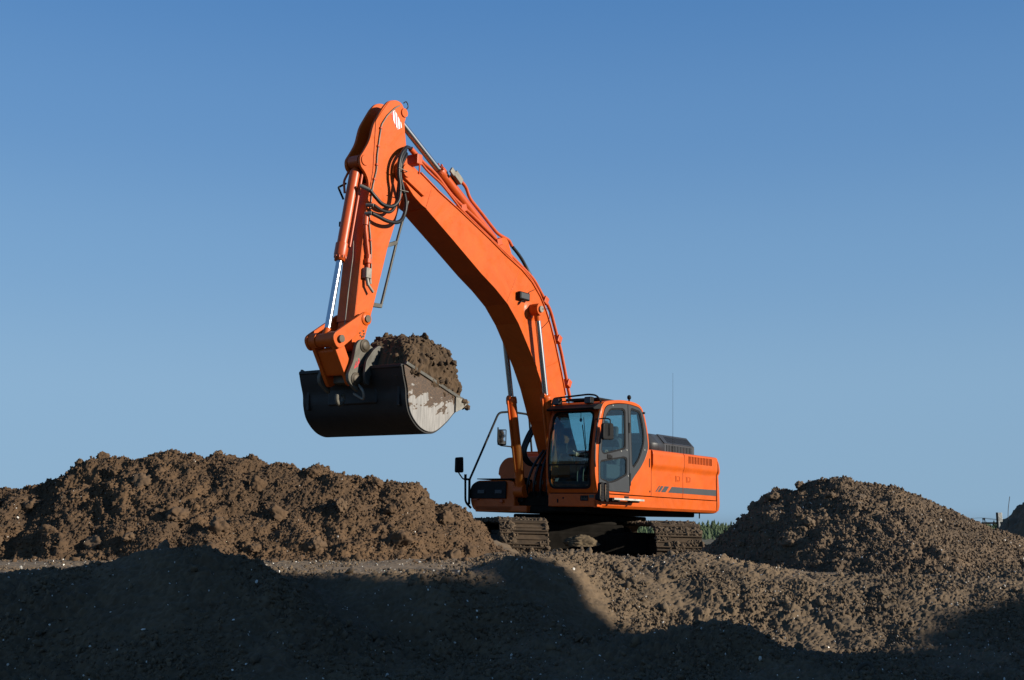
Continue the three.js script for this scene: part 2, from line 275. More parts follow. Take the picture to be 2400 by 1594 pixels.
bigClods(leftHeap, [[-1.2, -16.55, .15], [-1.5, -16.75, .12], [-.85, -17.2, .13], [-3.95, -15.95, .14], [-3.9, -16.35, .13], [-2.6, -16.4, .1], [-2.05, -16.2, .1], [-4.5, -16.6, .14], [-5.5, -16.3, .12], [-6.2, -16.5, .13], [-3.2, -16.9, .12], [-2.35, -17.0, .11], [-1.7, -17.2, .1], [-4.95, -17.9, .07], [-4.3, -17.85, .07], [-3.8, -17.8, .06], [-6.0, -17.9, .08], [-6.3, -17.8, .07], [-.6, -17.5, .1], [-.95, -17.8, .1], [-7.0, -16.6, .12], [-2.9, -17.7, .08], [-1.95, -17.7, .08], [-5.2, -17.2, .13], [-3.6, -17.3, .12], [-6.8, -17.4, .11], [-1.3, -17.7, .08], [-5.7, -17.5, .1], [-3.0, -15.9, .07], [-1.75, -15.95, .06], [-.4, -17.3, .09], [-7.4, -17.5, .11], [-4.6, -15.85, .07], [-5.9, -15.9, .08], [-2.3, -15.75, .06], [-.9, -16.7, .08], [-6.6, -15.9, .08], [-3.4, -16.3, .08], [-5.0, -16.1, .09]], [EARTH, [.083, .049, .025], [.092, .057, .031]]);

// the heap right of the excavator
const heapR = [[1.7, -0.03], [2.1, 0.27], [2.40, 0.42], [2.65, 0.49], [3.02, 0.82], [3.26, 1.02], [3.39, 1.14], [3.57, 1.26], [3.94, 1.36], [4.25, 1.46], [4.61, 1.50], [5.16, 1.50], [5.40, 1.43], [5.93, 1.19], [6.29, 1.07], [6.64, 0.91], [6.88, 0.85], [7.23, 0.72], [8.2, 0.54], [9.5, 0.42], [11, 0.27]];
const HR = (x, z) => {
  const d = -z, zc = 17.4, b = .3, c = Math.max(b + .01, lerpTab(heapR, x)), t = d - zc, run = Math.abs(t) / Math.max(.6, (c - b) * (t < 0 ? 2.35 : 1.5));
  const prof = run < .15 ? 1 - run * run * 2.2 : 1 - .0495 - (run - .15) * .98;
  return Math.max(-.2, b + (c - b) * prof - (run > 1 ? .25 * (run - 1) : 0)) + .08 * noise(x * .8 + 5, 3, z * .8) * smooth(1.15, .85, run);
};
const rightHeap = obj('soil_heap', soilGrid({ x0: 1.8, x1: 10.5, z0: -19.8, z1: -14, cell: .0195, h: HR, amp: (x, z, y) => { if (y < .15) return [.04, .04, .03, .02]; const f = smooth(4.9, 5.8, x); return [.13 - .06 * f, .085 - .045 * f, .05 - .02 * f, .04 - .01 * f]; }, tint: soilTint(GREY, .65) }), soilMat, scene, true);
tag(rightHeap, 'broad grey-brown heap of loose earth right of the excavator, in front of its counterweight', 'soil heap', 'heaps of dug earth');
scatter('crumbs', rightHeap, 45000, [.004, .022], GREY, (x, y, z) => y > .25 && z > -18.4);
bigClods(rightHeap, [[3.35, -16.7, .08], [3.65, -17.2, .09], [3.9, -16.1, .07], [4.3, -16.6, .07], [3.55, -15.8, .07], [4.15, -15.3, .06], [4.65, -15.6, .06], [3.1, -16.6, .07], [4.05, -17.2, .06], [2.9, -16.1, .07], [5.15, -16.1, .05], [4.7, -16.5, .06], [3.7, -15.0, .05], [5.9, -16.8, .05], [3.42, -17.4, .07], [3.3, -17.35, .06]], [GREY, [.1, .067, .04], [.12, .083, .052]]);

// heap behind at the right edge of the picture
const HF = (x, z) => { const r = Math.hypot((x - 15.2) / 4.2, (z + 31) / 4.5); return -.6 + Math.max(0, 1 - r) * 4.0 + .12 * noise(x, 7, z); };
const farHeap = obj('soil_heap', soilGrid({ x0: 10.2, x1: 19.4, z0: -36, z1: -26, cell: .06, h: HF, amp: () => [.18, .13, .08, .03], tint: soilTint(GREY, .6) }), soilMat, scene, true);
tag(farHeap, 'dark shaded heap of earth behind at the right edge of the picture', 'soil heap', 'heaps of dug earth');

// tall spoil heap outside the picture on the right, whose shadow lies over the foreground
const castZ = [[-11.6, -.6], [-10.9, 2.4], [-10.2, 3.6], [-9.3, 3.9], [-7.5, 4.0], [-7.3, 4.3], [-7.2, 4.9], [-7.08, 5.4], [-6.9, 5.85], [-6.3, 5.95], [-5.85, 6.2], [-5.5, 7.0], [-4.9, 7.7], [-3, 8.3], [4, 8.5], [10, 7], [18, -.6]];
const HC = (x, z) => Math.max(-.8, lerpTab(castZ, z) - Math.abs(x - 17) * .92 + .05) + .1 * noise(x * .7, 1, z * .7);
const bigHeap = obj('soil_heap', soilGrid({ x0: 7.5, x1: 27, z0: -12, z1: 18, cell: .1, h: HC, amp: () => [.1, .1, .05, .02], tint: soilTint(GREY, .6) }), soilMat, scene, true);
tag(bigHeap, 'tall spoil heap outside the picture on the right that shades the foreground', 'soil heap', 'heaps of dug earth');
// a young tree beside that heap: its crown throws the soft slanting shade on the berm
{
  const t = new THREE.Group(); t.name = 'tree'; t.position.set(17, 3.75, -6.85); scene.add(t); tag(t, 'small leafy tree on the shoulder of the spoil heap outside the picture', 'tree');
  obj('trunk', [hose([[0, 0, .35], [.05, .9, .3], [0, 1.9, .1]], .05, 12), hose([[.03, 1, .3], [.2, 1.6, 0], [.2, 2.0, -.3]], .025, 10), hose([[.03, 1.1, .28], [-.2, 1.7, .35], [-.2, 2.1, .4]], .025, 10)], clodMat([.06, .045, .03]), t);
  const n = 3000, leaf = new THREE.PlaneGeometry(1, .6), im = new THREE.InstancedMesh(leaf, new THREE.MeshStandardMaterial({ color: lin(.05, .085, .025), roughness: .8, side: THREE.DoubleSide }), n); let k = 0;
  while (k < n) { const v = V(rr(-1, 1), rr(-1, 1), rr(-1, 1)); if (v.length() > 1 || noise(v.x * 2, v.y * 2, v.z * 2) < -.25) continue; tmpM.compose(V(v.x * .6, 2.0 + v.y * .38 - v.z * .1, v.z * .52), randQ(), V(.13, .13, .13)); im.setMatrixAt(k++, tmpM); }
  im.name = 'crown'; im.castShadow = im.receiveShadow = true; im.userData.kind = 'stuff'; t.add(im);
}

// crushed shells strewn through the soil
{
  const g = new THREE.IcosahedronGeometry(1, 0); const mats = new THREE.MeshStandardMaterial({ color: 0xffffff, roughness: .6 });
  const src = [[workGround, 2500, (x, y, z) => rnd() > .6 * onTrackRoad(x, z)], [leftHeap, 260, (x, y, z) => y > .2 && z > -18], [rightHeap, 560, (x, y, z) => y > .15 && z > -17.6]];
  const total = src.reduce((s, q) => s + q[1], 0), im = new THREE.InstancedMesh(g, mats, total); let k = 0; const c = new THREE.Color();
  for (const [m, n, keep] of src) { const p = m.geometry.attributes.position; for (let q = 0; q < n;) { const i = Math.floor(rnd() * p.count), x = p.getX(i), y = p.getY(i), z = p.getZ(i); if (!keep(x, y, z)) continue; const s = rr(.0035, .0095) * (rnd() < .07 ? 1.9 : 1); tmpM.compose(V(x, y + s * .8, z), randQ(), V(s * rr(.8, 1.7), s * .5, s)); im.setMatrixAt(k, tmpM); const t = rr(.3, .75); im.setColorAt(k, c.setRGB(t, t * .95, t * .85)); k++; q++; } }
  im.name = 'shell_fragments'; im.userData = { kind: 'stuff', label: 'small white shell fragments strewn over the bare soil', category: 'shells' }; im.castShadow = im.receiveShadow = true; scene.add(im);
}

// ---------------------------------------------------------------- the excavator: x forward, y up, z to the operator's right
const EX = new THREE.Group(); EX.name = 'excavator';
EX.applyMatrix4(new THREE.Matrix4().makeBasis(V(-.5937, .0147, .8046), V(.0222, .9997, -.0019), V(-.8044, .0168, -.5938)));
EX.quaternion.normalize(); EX.position.set(1.172, 0, -22.924); scene.add(EX);
tag(EX, 'orange crawler excavator lifting a heaped bucket of earth between two soil heaps', 'excavator');
const P = (name, geos, mat, parent = EX) => obj(name, geos, mat, parent);
const subdiv = (pts, step) => { const o = []; pts.forEach((p, i) => { const q = pts[(i + 1) % pts.length], n = Math.max(1, Math.ceil(Math.hypot(q[0] - p[0], q[1] - p[1]) / step)); for (let k = 0; k < n; k++) o.push([p[0] + (q[0] - p[0]) * k / n, p[1] + (q[1] - p[1]) * k / n]); }); return o; };
const ptsOf = (pts, r) => { const a = roundShape(pts, r).getPoints(6).map(v => [v.x, v.y]); const o = []; for (const p of a) if (!o.length || Math.hypot(p[0] - o[o.length - 1][0], p[1] - o[o.length - 1][1]) > 1e-4) o.push(p); if (Math.hypot(o[0][0] - o[o.length - 1][0], o[0][1] - o[o.length - 1][1]) < 1e-4) o.pop(); return o; };
const inset = (pts, d) => { // shrink an outline
  const n = pts.length, A = pts.reduce((s, p, i) => s + p[0] * pts[(i + 1) % n][1] - pts[(i + 1) % n][0] * p[1], 0) > 0 ? 1 : -1;
  return pts.map((p, i) => { const a = pts[(i + n - 1) % n], b = pts[(i + 1) % n]; let e1 = [p[0] - a[0], p[1] - a[1]], e2 = [b[0] - p[0], b[1] - p[1]]; const l1 = Math.hypot(...e1), l2 = Math.hypot(...e2); const n1 = [-e1[1] / l1, e1[0] / l1], n2 = [-e2[1] / l2, e2[0] / l2]; const k = 1 + n1[0] * n2[0] + n1[1] * n2[1]; return [p[0] + A * d * (n1[0] + n2[0]) / Math.max(.35, k), p[1] + A * d * (n1[1] + n2[1]) / Math.max(.35, k), ...p.slice(2)]; });
};
function loft(rings) {
  const n = rings[0].length, pos = [], idx = [];
  rings.forEach((r, i) => { r.forEach(p => pos.push(...p)); if (i) for (let k = 0; k < n; k++) { const a = (i - 1) * n + k, b = (i - 1) * n + (k + 1) % n, c = i * n + k, d = i * n + (k + 1) % n; idx.push(a, c, b, b, c, d); } });
  for (const [i, f] of [[0, 1], [rings.length - 1, 0]]) { const c = pos.length / 3, r = rings[i]; pos.push(...[0, 1, 2].map(q => r.reduce((s, p) => s + p[q], 0) / n)); for (let k = 0; k < n; k++) f ? idx.push(c, i * n + k, i * n + (k + 1) % n) : idx.push(c, i * n + (k + 1) % n, i * n + k); }
  const g = new THREE.BufferGeometry(); g.setAttribute('position', new THREE.Float32BufferAttribute(pos, 3)); g.setIndex(idx); g.computeVertexNormals(); return g;
}
const bolt = (x, y, z, r = .012) => cyl([x, y, z], [x, y, z - .012], r, r, 6);

// ---- undercarriage
const uA = THREE.MathUtils.degToRad(44.2);
const muddy = new THREE.MeshStandardMaterial({ color: lin(.074, .049, .029), roughness: .95, map: grimeTex });
const muddy2 = new THREE.MeshStandardMaterial({ color: lin(.062, .042, .026), roughness: .95, map: grimeTex });
{
  const shoeShape = [[-.11, 0], [-.11, .05, .004], [-.085, .05, .004], [-.078, .016], [-.018, .016], [-.012, .036, .004], [.012, .036, .004], [.018, .016], [.078, .016], [.085, .05, .004], [.104, .05, .004], [.104, 0]];
  const shoeG = boxUV(clean(prism(shoeShape, -.4, .4, { bevel: .003 })));
  for (const s of [-1, 1]) {
    const tr = new THREE.Mesh(boxUV(clean(mergeGeometries([rbox(-1.75, 1.75, .33, .72, -.19, .19, .05), rbox(-1.2, 1.2, .72, .8, -.12, .12, .02), rbox(-1.9, -1.4, .42, .62, -.26, .26, .03), rbox(1.4, 1.9, .42, .62, -.26, .26, .03)].map(clean)))), M.under);
    tr.name = 'crawler_track'; tr.castShadow = tr.receiveShadow = true; tr.rotation.y = uA; tr.position.set(Math.sin(uA) * 1.32 * s, 0, Math.cos(uA) * 1.32 * s); EX.add(tr);
    part(tr, s < 0 ? 'mud caked crawler track under the cab side' : 'mud caked crawler track beside the left soil heap');
    for (const e of [-1, 1]) obj(e > 0 ? 'idler' : 'sprocket', [turned([e * 1.93, .5, -.16], [e * 1.93, .5, .16], [[0, .1], [0, .36], [.05, .4], [.27, .4], [.32, .36], [.32, .1]], 28), cyl([e * 1.93, .5, -.22], [e * 1.93, .5, .22], .11)], M.under, tr);
    for (let k = 0; k < 7; k++) obj('roller', turned([-1.45 + k * .483, .2, -.2], [-1.45 + k * .483, .2, .2], [[0, .02], [0, .13], [.1, .13], [.12, .1], [.28, .1], [.3, .13], [.4, .13], [.4, .02]], 16), M.under, tr);
    const R0 = .46, L = 1.93, per = 4 * L + 2 * Math.PI * R0, n = 48;
    for (let k = 0; k < n; k++) {
      let q = k / n * per, x, y, tx, ty;
      if (q < 2 * L) { x = -L + q; y = .5 + R0 - .025 * Math.sin(q / (2 * L) * Math.PI * 3) ** 2; tx = 1; ty = 0; }
      else if (q < 2 * L + Math.PI * R0) { const a = (q - 2 * L) / R0; x = L + Math.sin(a) * R0; y = .5 + Math.cos(a) * R0; tx = Math.cos(a); ty = -Math.sin(a); }
      else if (q < 4 * L + Math.PI * R0) { x = L - (q - 2 * L - Math.PI * R0); y = .5 - R0; tx = -1; ty = 0; }
      else { const a = (q - 4 * L - Math.PI * R0) / R0; x = -L - Math.sin(a) * R0; y = .5 - Math.cos(a) * R0; tx = -Math.cos(a); ty = Math.sin(a); }
      const m = new THREE.Mesh(shoeG, k % 3 ? muddy : muddy2); m.name = 'track_shoe'; m.castShadow = m.receiveShadow = true;
      m.matrix.makeBasis(V(tx, ty, 0), V(-ty, tx, 0), V(0, 0, 1)).setPosition(x, y, 0); m.matrix.decompose(m.position, m.quaternion, m.scale); tr.add(m);
    }
    // mud packed on the shoes
    const im = new THREE.InstancedMesh(clodSmall[0], clodMat([1, 1, 1]), 3200), c = new THREE.Color(); let k = 0;
    while (k < 3200) { const a = rr(-.3, 2.3), top = rnd() < .4; const x = top ? rr(-1.9, 1.93) : L + Math.sin(a) * (R0 + .015), y = top ? .5 + R0 + .01 : .5 + Math.cos(a) * (R0 + .015), z = rr(-.4, .4), sz = rr(.008, .03) * (rnd() < .12 ? 1.6 : 1); if (noise(x * 4, y * 4 + s * 7, z * 3) < -.12) continue; tmpM.compose(V(x, y, z), randQ(), V(sz, sz, sz * 1.6)); im.setMatrixAt(k, tmpM); const t = rr(.7, 1.15); im.setColorAt(k, c.setRGB(.08 * t, .054 * t, .032 * t)); k++; }
    im.name = 'caked_mud'; im.userData.kind = 'stuff'; im.castShadow = im.receiveShadow = true; tr.add(im);
  }
  const cb = new THREE.Mesh(boxUV(clean(mergeGeometries([rbox(-.8, .8, .5, .93, -.75, .75, .06), rbox(.45, .95, .42, .8, -1.15, 1.15, .05), rbox(-.95, -.45, .42, .8, -1.15, 1.15, .05)].map(clean)))), M.under); cb.name = 'car_body'; cb.rotation.y = uA; cb.castShadow = cb.receiveShadow = true; EX.add(cb);
  P('swing_ring', turned([0, .9, 0], [0, 1.3, 0], [[0, .1], [0, .74], [.06, .76], [.12, .76], [.13, .68], [.26, .68], [.26, .1]], 36), M.under);
}

// ---- upper structure
P('deck', [rbox(-2.75, 1.2, 1.12, 1.235, -1.02, 1.3, .03), rbox(-2.6, 1.15, 1.235, 1.42, -1.38, 1.38, .02), rbox(-1.4, .9, .98, 1.1, -.7, .8, .03), rbox(1.1, 1.45, 1.14, 1.24, -1.1, -.3, .02)], M.under);
const skirt = P('skirt', [prismX([[-1.43, 1.215], [-1.475, 1.26], [-1.48, 1.445], [-1.42, 1.445], [-1.40, 1.215]], -2.79, 1.585, { bevel: .006 }), prismX([[1.43, 1.215], [1.475, 1.26], [1.48, 1.445], [1.42, 1.445], [1.40, 1.215]], -2.79, 1.1, { bevel: .006 })], M.orange);
const sideX = (x0, x1, y1 = 9) => { const full = [[-1.48, 1.462], [-1.48, 1.95, .03], [-1.515, 2.03, .03], [-1.515, 2.245, .03], [-1.495, 2.3, .03], [-1.42, 2.316, .01], [-1.42, 2.28], [-1.465, 2.25], [-1.47, 2.04], [-1.435, 1.95], [-1.435, 1.462]]; return prismX(full, x0, x1, { bevel: .004 }); };
P('hood', [rbox(-2.78, -.1, 2.27, 2.312, -1.425, 1.42, .01), rbox(-2.78, -.05, 1.42, 2.28, .9, 1.4, .03), rbox(-2.7, -.2, 1.45, 2.25, -1.3, -1.25, .01)], M.orange);
P('side_panel', prism([[.535, 1.462], [.515, 1.64], [.37, 1.775], [.15, 1.945], [0, 2.105], [-.1, 2.3], [-.197, 2.3], [-.212, 1.95], [-.212, 1.462]], -1.48, -1.43, { bevel: .006 }), M.orange);
const doorA = P('engine_door', sideX(-1.40, -.224), M.orange);
const doorB = P('engine_door', [prismX([[-1.48, 1.462], [-1.48, 1.95, .03], [-1.515, 2.03, .03], [-1.515, 2.125], [-1.47, 2.125], [-1.47, 2.04], [-1.435, 1.95], [-1.435, 1.462]], -2.772, -1.412, { bevel: .004 }), prismX([[-1.515, 2.262], [-1.495, 2.3, .03], [-1.42, 2.316], [-1.42, 2.262]], -2.772, -1.412, { bevel: .003 }), rbox(-1.57, -1.412, 2.12, 2.265, -1.514, -1.475, .003), rbox(-2.772, -2.52, 2.12, 2.265, -1.514, -1.475, .003)], M.orange);
for (let k = 0; k < 14; k++) { const x = -1.57 - .0633 * (k + 1); P('slat', rbox(x - .016, x + .016, 2.12, 2.265, -1.512, -1.476, .006), M.orange, doorB); }
for (const [d, x] of [[doorA, -1.2], [doorB, -1.62]]) {
  P('latch', [prism([[x - .085, 1.765], [x + .085, 1.765], [x + .085, 1.875], [x - .085, 1.875]], -1.49, -1.478, { bevel: .003, r: .012, holes: [[[x - .06, 1.78], [x + .06, 1.78], [x + .06, 1.86], [x - .06, 1.86]]] }), rbox(x - .03, x + .055, 1.785, 1.855, -1.494, -1.476, .008)], M.orange, d);
}
// grey flash along the doors: three slashes and a bar
P('decal_stripe', [prism([[-.98, 1.66], [-.84, 1.55], [-1.395, 1.55], [-1.395, 1.66]], -1.4835, -1.4805, { bevel: 0 }), ...[[-.50, -.37, -.54, -.41], [-.58, -.445, -.665, -.53], [-.71, -.57, -.87, -.735]].map(([a, b, c, d]) => prism([[a, 1.66], [b, 1.55], [d, 1.55], [c, 1.66]], -1.4835, -1.4805, { bevel: 0 }))], M.stripe, doorA);
P('decal_stripe', prism([[-1.417, 1.66], [-1.417, 1.55], [-2.768, 1.548], [-2.768, 1.665]], -1.4835, -1.4805, { bevel: 0 }), M.stripe, doorB);
P('latch_hole', cyl([-.165, 1.545, -1.478], [-.165, 1.545, -1.484], .018), M.gasket);
P('recess', rbox(-.16, -.13, 1.98, 2.14, -1.486, -1.479, .003), M.gasket);
// counterweight
{
  const out = [[-2.785, -1.48], [-2.86, -1.478], [-2.94, -1.465], [-3.01, -1.435], [-3.07, -1.385], [-3.12, -1.31], [-3.17, -1.18], [-3.25, -.85], [-3.31, -.45], [-3.33, 0]]; const full = [...out, ...out.slice(0, -1).reverse().map(p => [p[0], -p[1]])];
  const ring = (y, zs, rear) => full.map(([x, z]) => [x + rear * Math.min(1, (-2.785 - x) / .22), y, z * zs / 1.48]);
  const cw = P('counterweight', loft([ring(1.2, 1.36, .2), ring(1.205, 1.40, .13), ring(1.225, 1.435, .07), ring(1.27, 1.47, .02), ring(1.36, 1.48, 0), ring(1.43, 1.48, -.005), ring(1.63, 1.48, .012), ring(1.95, 1.48, .06), ring(2.0, 1.505, .05), ring(2.03, 1.515, .055), ring(2.1, 1.515, .07), ring(2.2, 1.512, .12), ring(2.26, 1.495, .17), ring(2.3, 1.46, .23), ring(2.315, 1.40, .32)]), M.orange);
  P('drain_bolt', cyl([-2.6, 1.1, -1.2], [-2.6, 1.22, -1.2], .012), M.black, cw);
}
// black vented cover on the hood
{
  const slots = (x0, x1, y0, y1, n, lean = 0, skip = []) => { const h = []; for (let k = 0; k < n; k++) { if (skip.includes(k)) continue; const x = x0 + (x1 - x0) * (k + .5) / n, w = Math.abs(x1 - x0) / n * .24; h.push([[x - w, y0], [x + w, y0], [x + w + lean, y1], [x - w + lean, y1]]); } return h; };
  const plan = [[-1.5, -1.03], [-1.25, -1.03], [-1.14, -1.015], [-1.06, -.97], [-1.015, -.89], [-1.0, -.76], [-1.0, .3], [-1.5, .3]], level = (y, dz, dx = 0) => plan.map(([x, z]) => [x - (x > -1.2 ? dx : 0), y, z < -.7 ? z + dz : z]);
  const cov = P('engine_cover', [loft([level(2.312, 0), level(2.49, 0), level(2.515, .012), level(2.675, .158, .01), level(2.69, .185, .03)]), rbox(-2.70, -1.49, 2.672, 2.69, -.86, .3, .006), prismX([[-1.03, 2.312], [-1.03, 2.51], [-.86, 2.688], [.3, 2.688], [.3, 2.312]], -2.705, -2.68, { bevel: .004 })], M.hoodBlack);
  P('cover_lining', prismX([[-.8, 2.315], [-.8, 2.43], [-.68, 2.53], [.28, 2.53], [.28, 2.315]], -2.675, -1.51, { bevel: 0 }), M.gasket, cov);
  P('grille', prism([[-2.68, 2.312], [-1.49, 2.312], [-1.49, 2.515], [-2.68, 2.515]], -1.03, -1.012, { bevel: .002, holes: slots(-1.55, -2.6, 2.335, 2.49, 17) }), M.hoodBlack, cov);
  const sl = prism([[-2.68, 0], [-1.49, 0], [-1.49, .252], [-2.68, .252]], -.009, .009, { bevel: .002, holes: slots(-1.62, -2.62, .03, .21, 17, -.05) }); sl.rotateX(.76); sl.translate(0, 2.512, -1.03); P('grille', sl, M.hoodBlack, cov);
  P('extinguisher', rbox(-2.36, -2.24, 2.32, 2.47, -1.008, -.997, .004), M.red, cov);
}
// whip antenna
P('antenna', [cyl([-1.34, 2.31, -1.3], [-1.34, 2.45, -1.3], .012), cyl([-1.34, 2.45, -1.3], [-1.335, 3.85, -1.3], .004, .002, 6)], M.black);

// ---- right front: storage box, tank, handrails, mirrors
{
  const bx = P('storage_box', [prismX([[.48, 1.22], [.48, 1.66, .06], [.62, 1.7, .03], [1.36, 1.69, .14], [1.49, 1.6, .1], [1.5, 1.3, .1], [1.42, 1.14, .12], [.6, 1.12]], .1, 1.3, { bevel: .02 }), rbox(.1, 1.3, 1.12, 1.24, .2, 1.38, .02)], M.orange);
  P('front_cover', prismX([[.66, 1.36, .02], [.655, 1.68, .05], [1.37, 1.67, .12], [1.478, 1.58, .1], [1.488, 1.36, .03]], 1.295, 1.33, { bevel: .012 }), M.black, bx);
  P('lid', prismX([[.5, 1.712], [1.33, 1.712], [1.33, 1.728], [.5, 1.728]], .1, 1.33, { bevel: .003 }), M.black, bx);
  for (const z of [.82, 1.22]) P('headlight', [rbox(1.325, 1.345, 1.45, 1.52, z - .08, z + .08, .008)], M.hoodBlack, bx);
  P('front_marker', rbox(1.3, 1.34, 1.285, 1.345, .72, .79, .012), M.orangeGloss, bx);
  P('front_marker', rbox(1.3, 1.34, 1.33, 1.35, 1.3, 1.42, .006), M.orangeGloss, bx);
  const tk = P('fuel_tank', [prismX([[.12, 1.42], [.12, 2.17, .05], [1.28, 2.16, .16], [1.42, 2.0, .08], [1.44, 1.84, .02], [1.39, 1.8, .02], [1.39, 1.42]], -.6, .55, { bevel: .03 })], M.orange);
  P('filler_cap', cyl([.3, 2.16, 1.0], [.3, 2.22, 1.0], .06), M.black, tk);
  const rail = P('handrail', [pipe([[1.35, 1.7, 1.49], [.50, 3.03, 1.49], [.12, 3.08, 1.49], [-.5, 3.08, 1.49], [-.6, 2.2, 1.46]], .021, .1, 10), pipe([[1.46, 1.70, 1.5], [1.44, 1.29, 1.5], [1.30, 1.19, 1.48]], .021, .07, 10), pipe([[1.35, 1.72, 1.49], [1.34, 1.25, 1.49]], .024, .02, 10), cyl([1.33, 1.71, 1.49], [1.47, 1.71, 1.5], .02)], M.black);
  P('mirror_bracket', [pipe([[1.46, 1.70, 1.5], [1.52, 1.72, 1.52], [1.62, 1.84, 1.55]], .013, .04), cyl([1.46, 1.69, 1.5], [1.46, 1.8, 1.5], .025)], M.black, rail);
  P('mirror_housing', prism([[1.47, 1.83, .04], [1.68, 1.82, .04], [1.68, 2.10, .03], [1.49, 2.12, .03]], 1.53, 1.59, { bevel: .015 }), M.black, rail);
  const mb = P('rear_view_mirror', [pipe([[.25, 2.17, 1.3], [.25, 2.38, 1.3], [.68, 2.38, 1.3], [.76, 2.42, 1.3], [.76, 2.72, 1.3]], .013, .06), cyl([.29, 2.35, 1.3], [.29, 2.43, 1.3], .028), (() => { const g = rbox(-.085, .085, -.15, .15, -.02, .02, .03); g.rotateY(-1.0); g.translate(.63, 2.54, 1.3); return g; })()], M.black);
  P('mirror_glass', (() => { const g = rbox(-.07, .07, -.13, .13, -.004, .004, .002); g.translate(0, 0, -.026); g.rotateY(-1.0); g.translate(.63, 2.54, 1.3); return g; })(), M.mirror, mb);
  // hydraulic lines between box and boom foot
  P('hydraulic_hoses', [0, 1, 2, 3].map(k => hose([[1.05, 1.3, .3 - k * .14], [1.2, 1.55, .28 - k * .15], [1.12, 1.95, .2 - k * .11], [.95, 2.25, .1 - k * .07]], .024, 24)), M.rubber);
  P('hose_fittings', [0, 1, 2, 3].map(k => cyl([1.17, 1.62, .275 - k * .147], [1.16, 1.69, .27 - k * .145], .034)), M.steel);
  P('boom_bracket', [prism([[-.1, 1.4], [.9, 1.4], [.75, 1.9], [.55, 2.1, .1], [.25, 2.1, .1], [.1, 1.9]], -.45, -.38), prism([[-.1, 1.4], [.9, 1.4], [.75, 1.9], [.55, 2.1, .1], [.25, 2.1, .1], [.1, 1.9]], .38, .45)], M.orange);
  P('front_plate', rbox(.9, 1.12, 1.2, 1.5, -.46, .5, .03), M.under);
  P('valve_block', rbox(1.0, 1.2, 1.3, 1.75, .36, .55, .02), M.black);
}

// ---- cab
const xf = y => lerpTab([[1.2, 1.585], [1.46, 1.60], [1.6, 1.65], [1.75, 1.685], [2.05, 1.70], [2.27, 1.685], [2.45, 1.655], [2.64, 1.61], [2.88, 1.535], [3.05, 1.47]], y);
function bentX(outer, holes, t0, t1, step = .07) {   // plate that follows the curved front of the cab; outlines [z, y]
  const mk = pts => subdiv(pts, step), s = new THREE.Shape(mk(outer).map(q => new THREE.Vector2(-q[0], q[1])));
  for (const h of holes) s.holes.push(new THREE.Path(mk(h).map(q => new THREE.Vector2(-q[0], q[1]))));
  const g = new THREE.ExtrudeGeometry(s, { depth: t1 - t0, bevelEnabled: false }); g.rotateY(Math.PI / 2);
  const p = g.attributes.position; for (let i = 0; i < p.count; i++) p.setX(i, p.getX(i) + t0 + xf(p.getY(i))); g.computeVertexNormals(); return g;
}
function bentSheet(z0, z1, y0, y1, t) { const g = new THREE.BoxGeometry(.006, y1 - y0, z1 - z0, 1, 24, 1); g.translate(0, (y0 + y1) / 2, (z0 + z1) / 2); const p = g.attributes.position; for (let i = 0; i < p.count; i++) p.setX(i, p.getX(i) + t + xf(p.getY(i))); g.computeVertexNormals(); return g; }
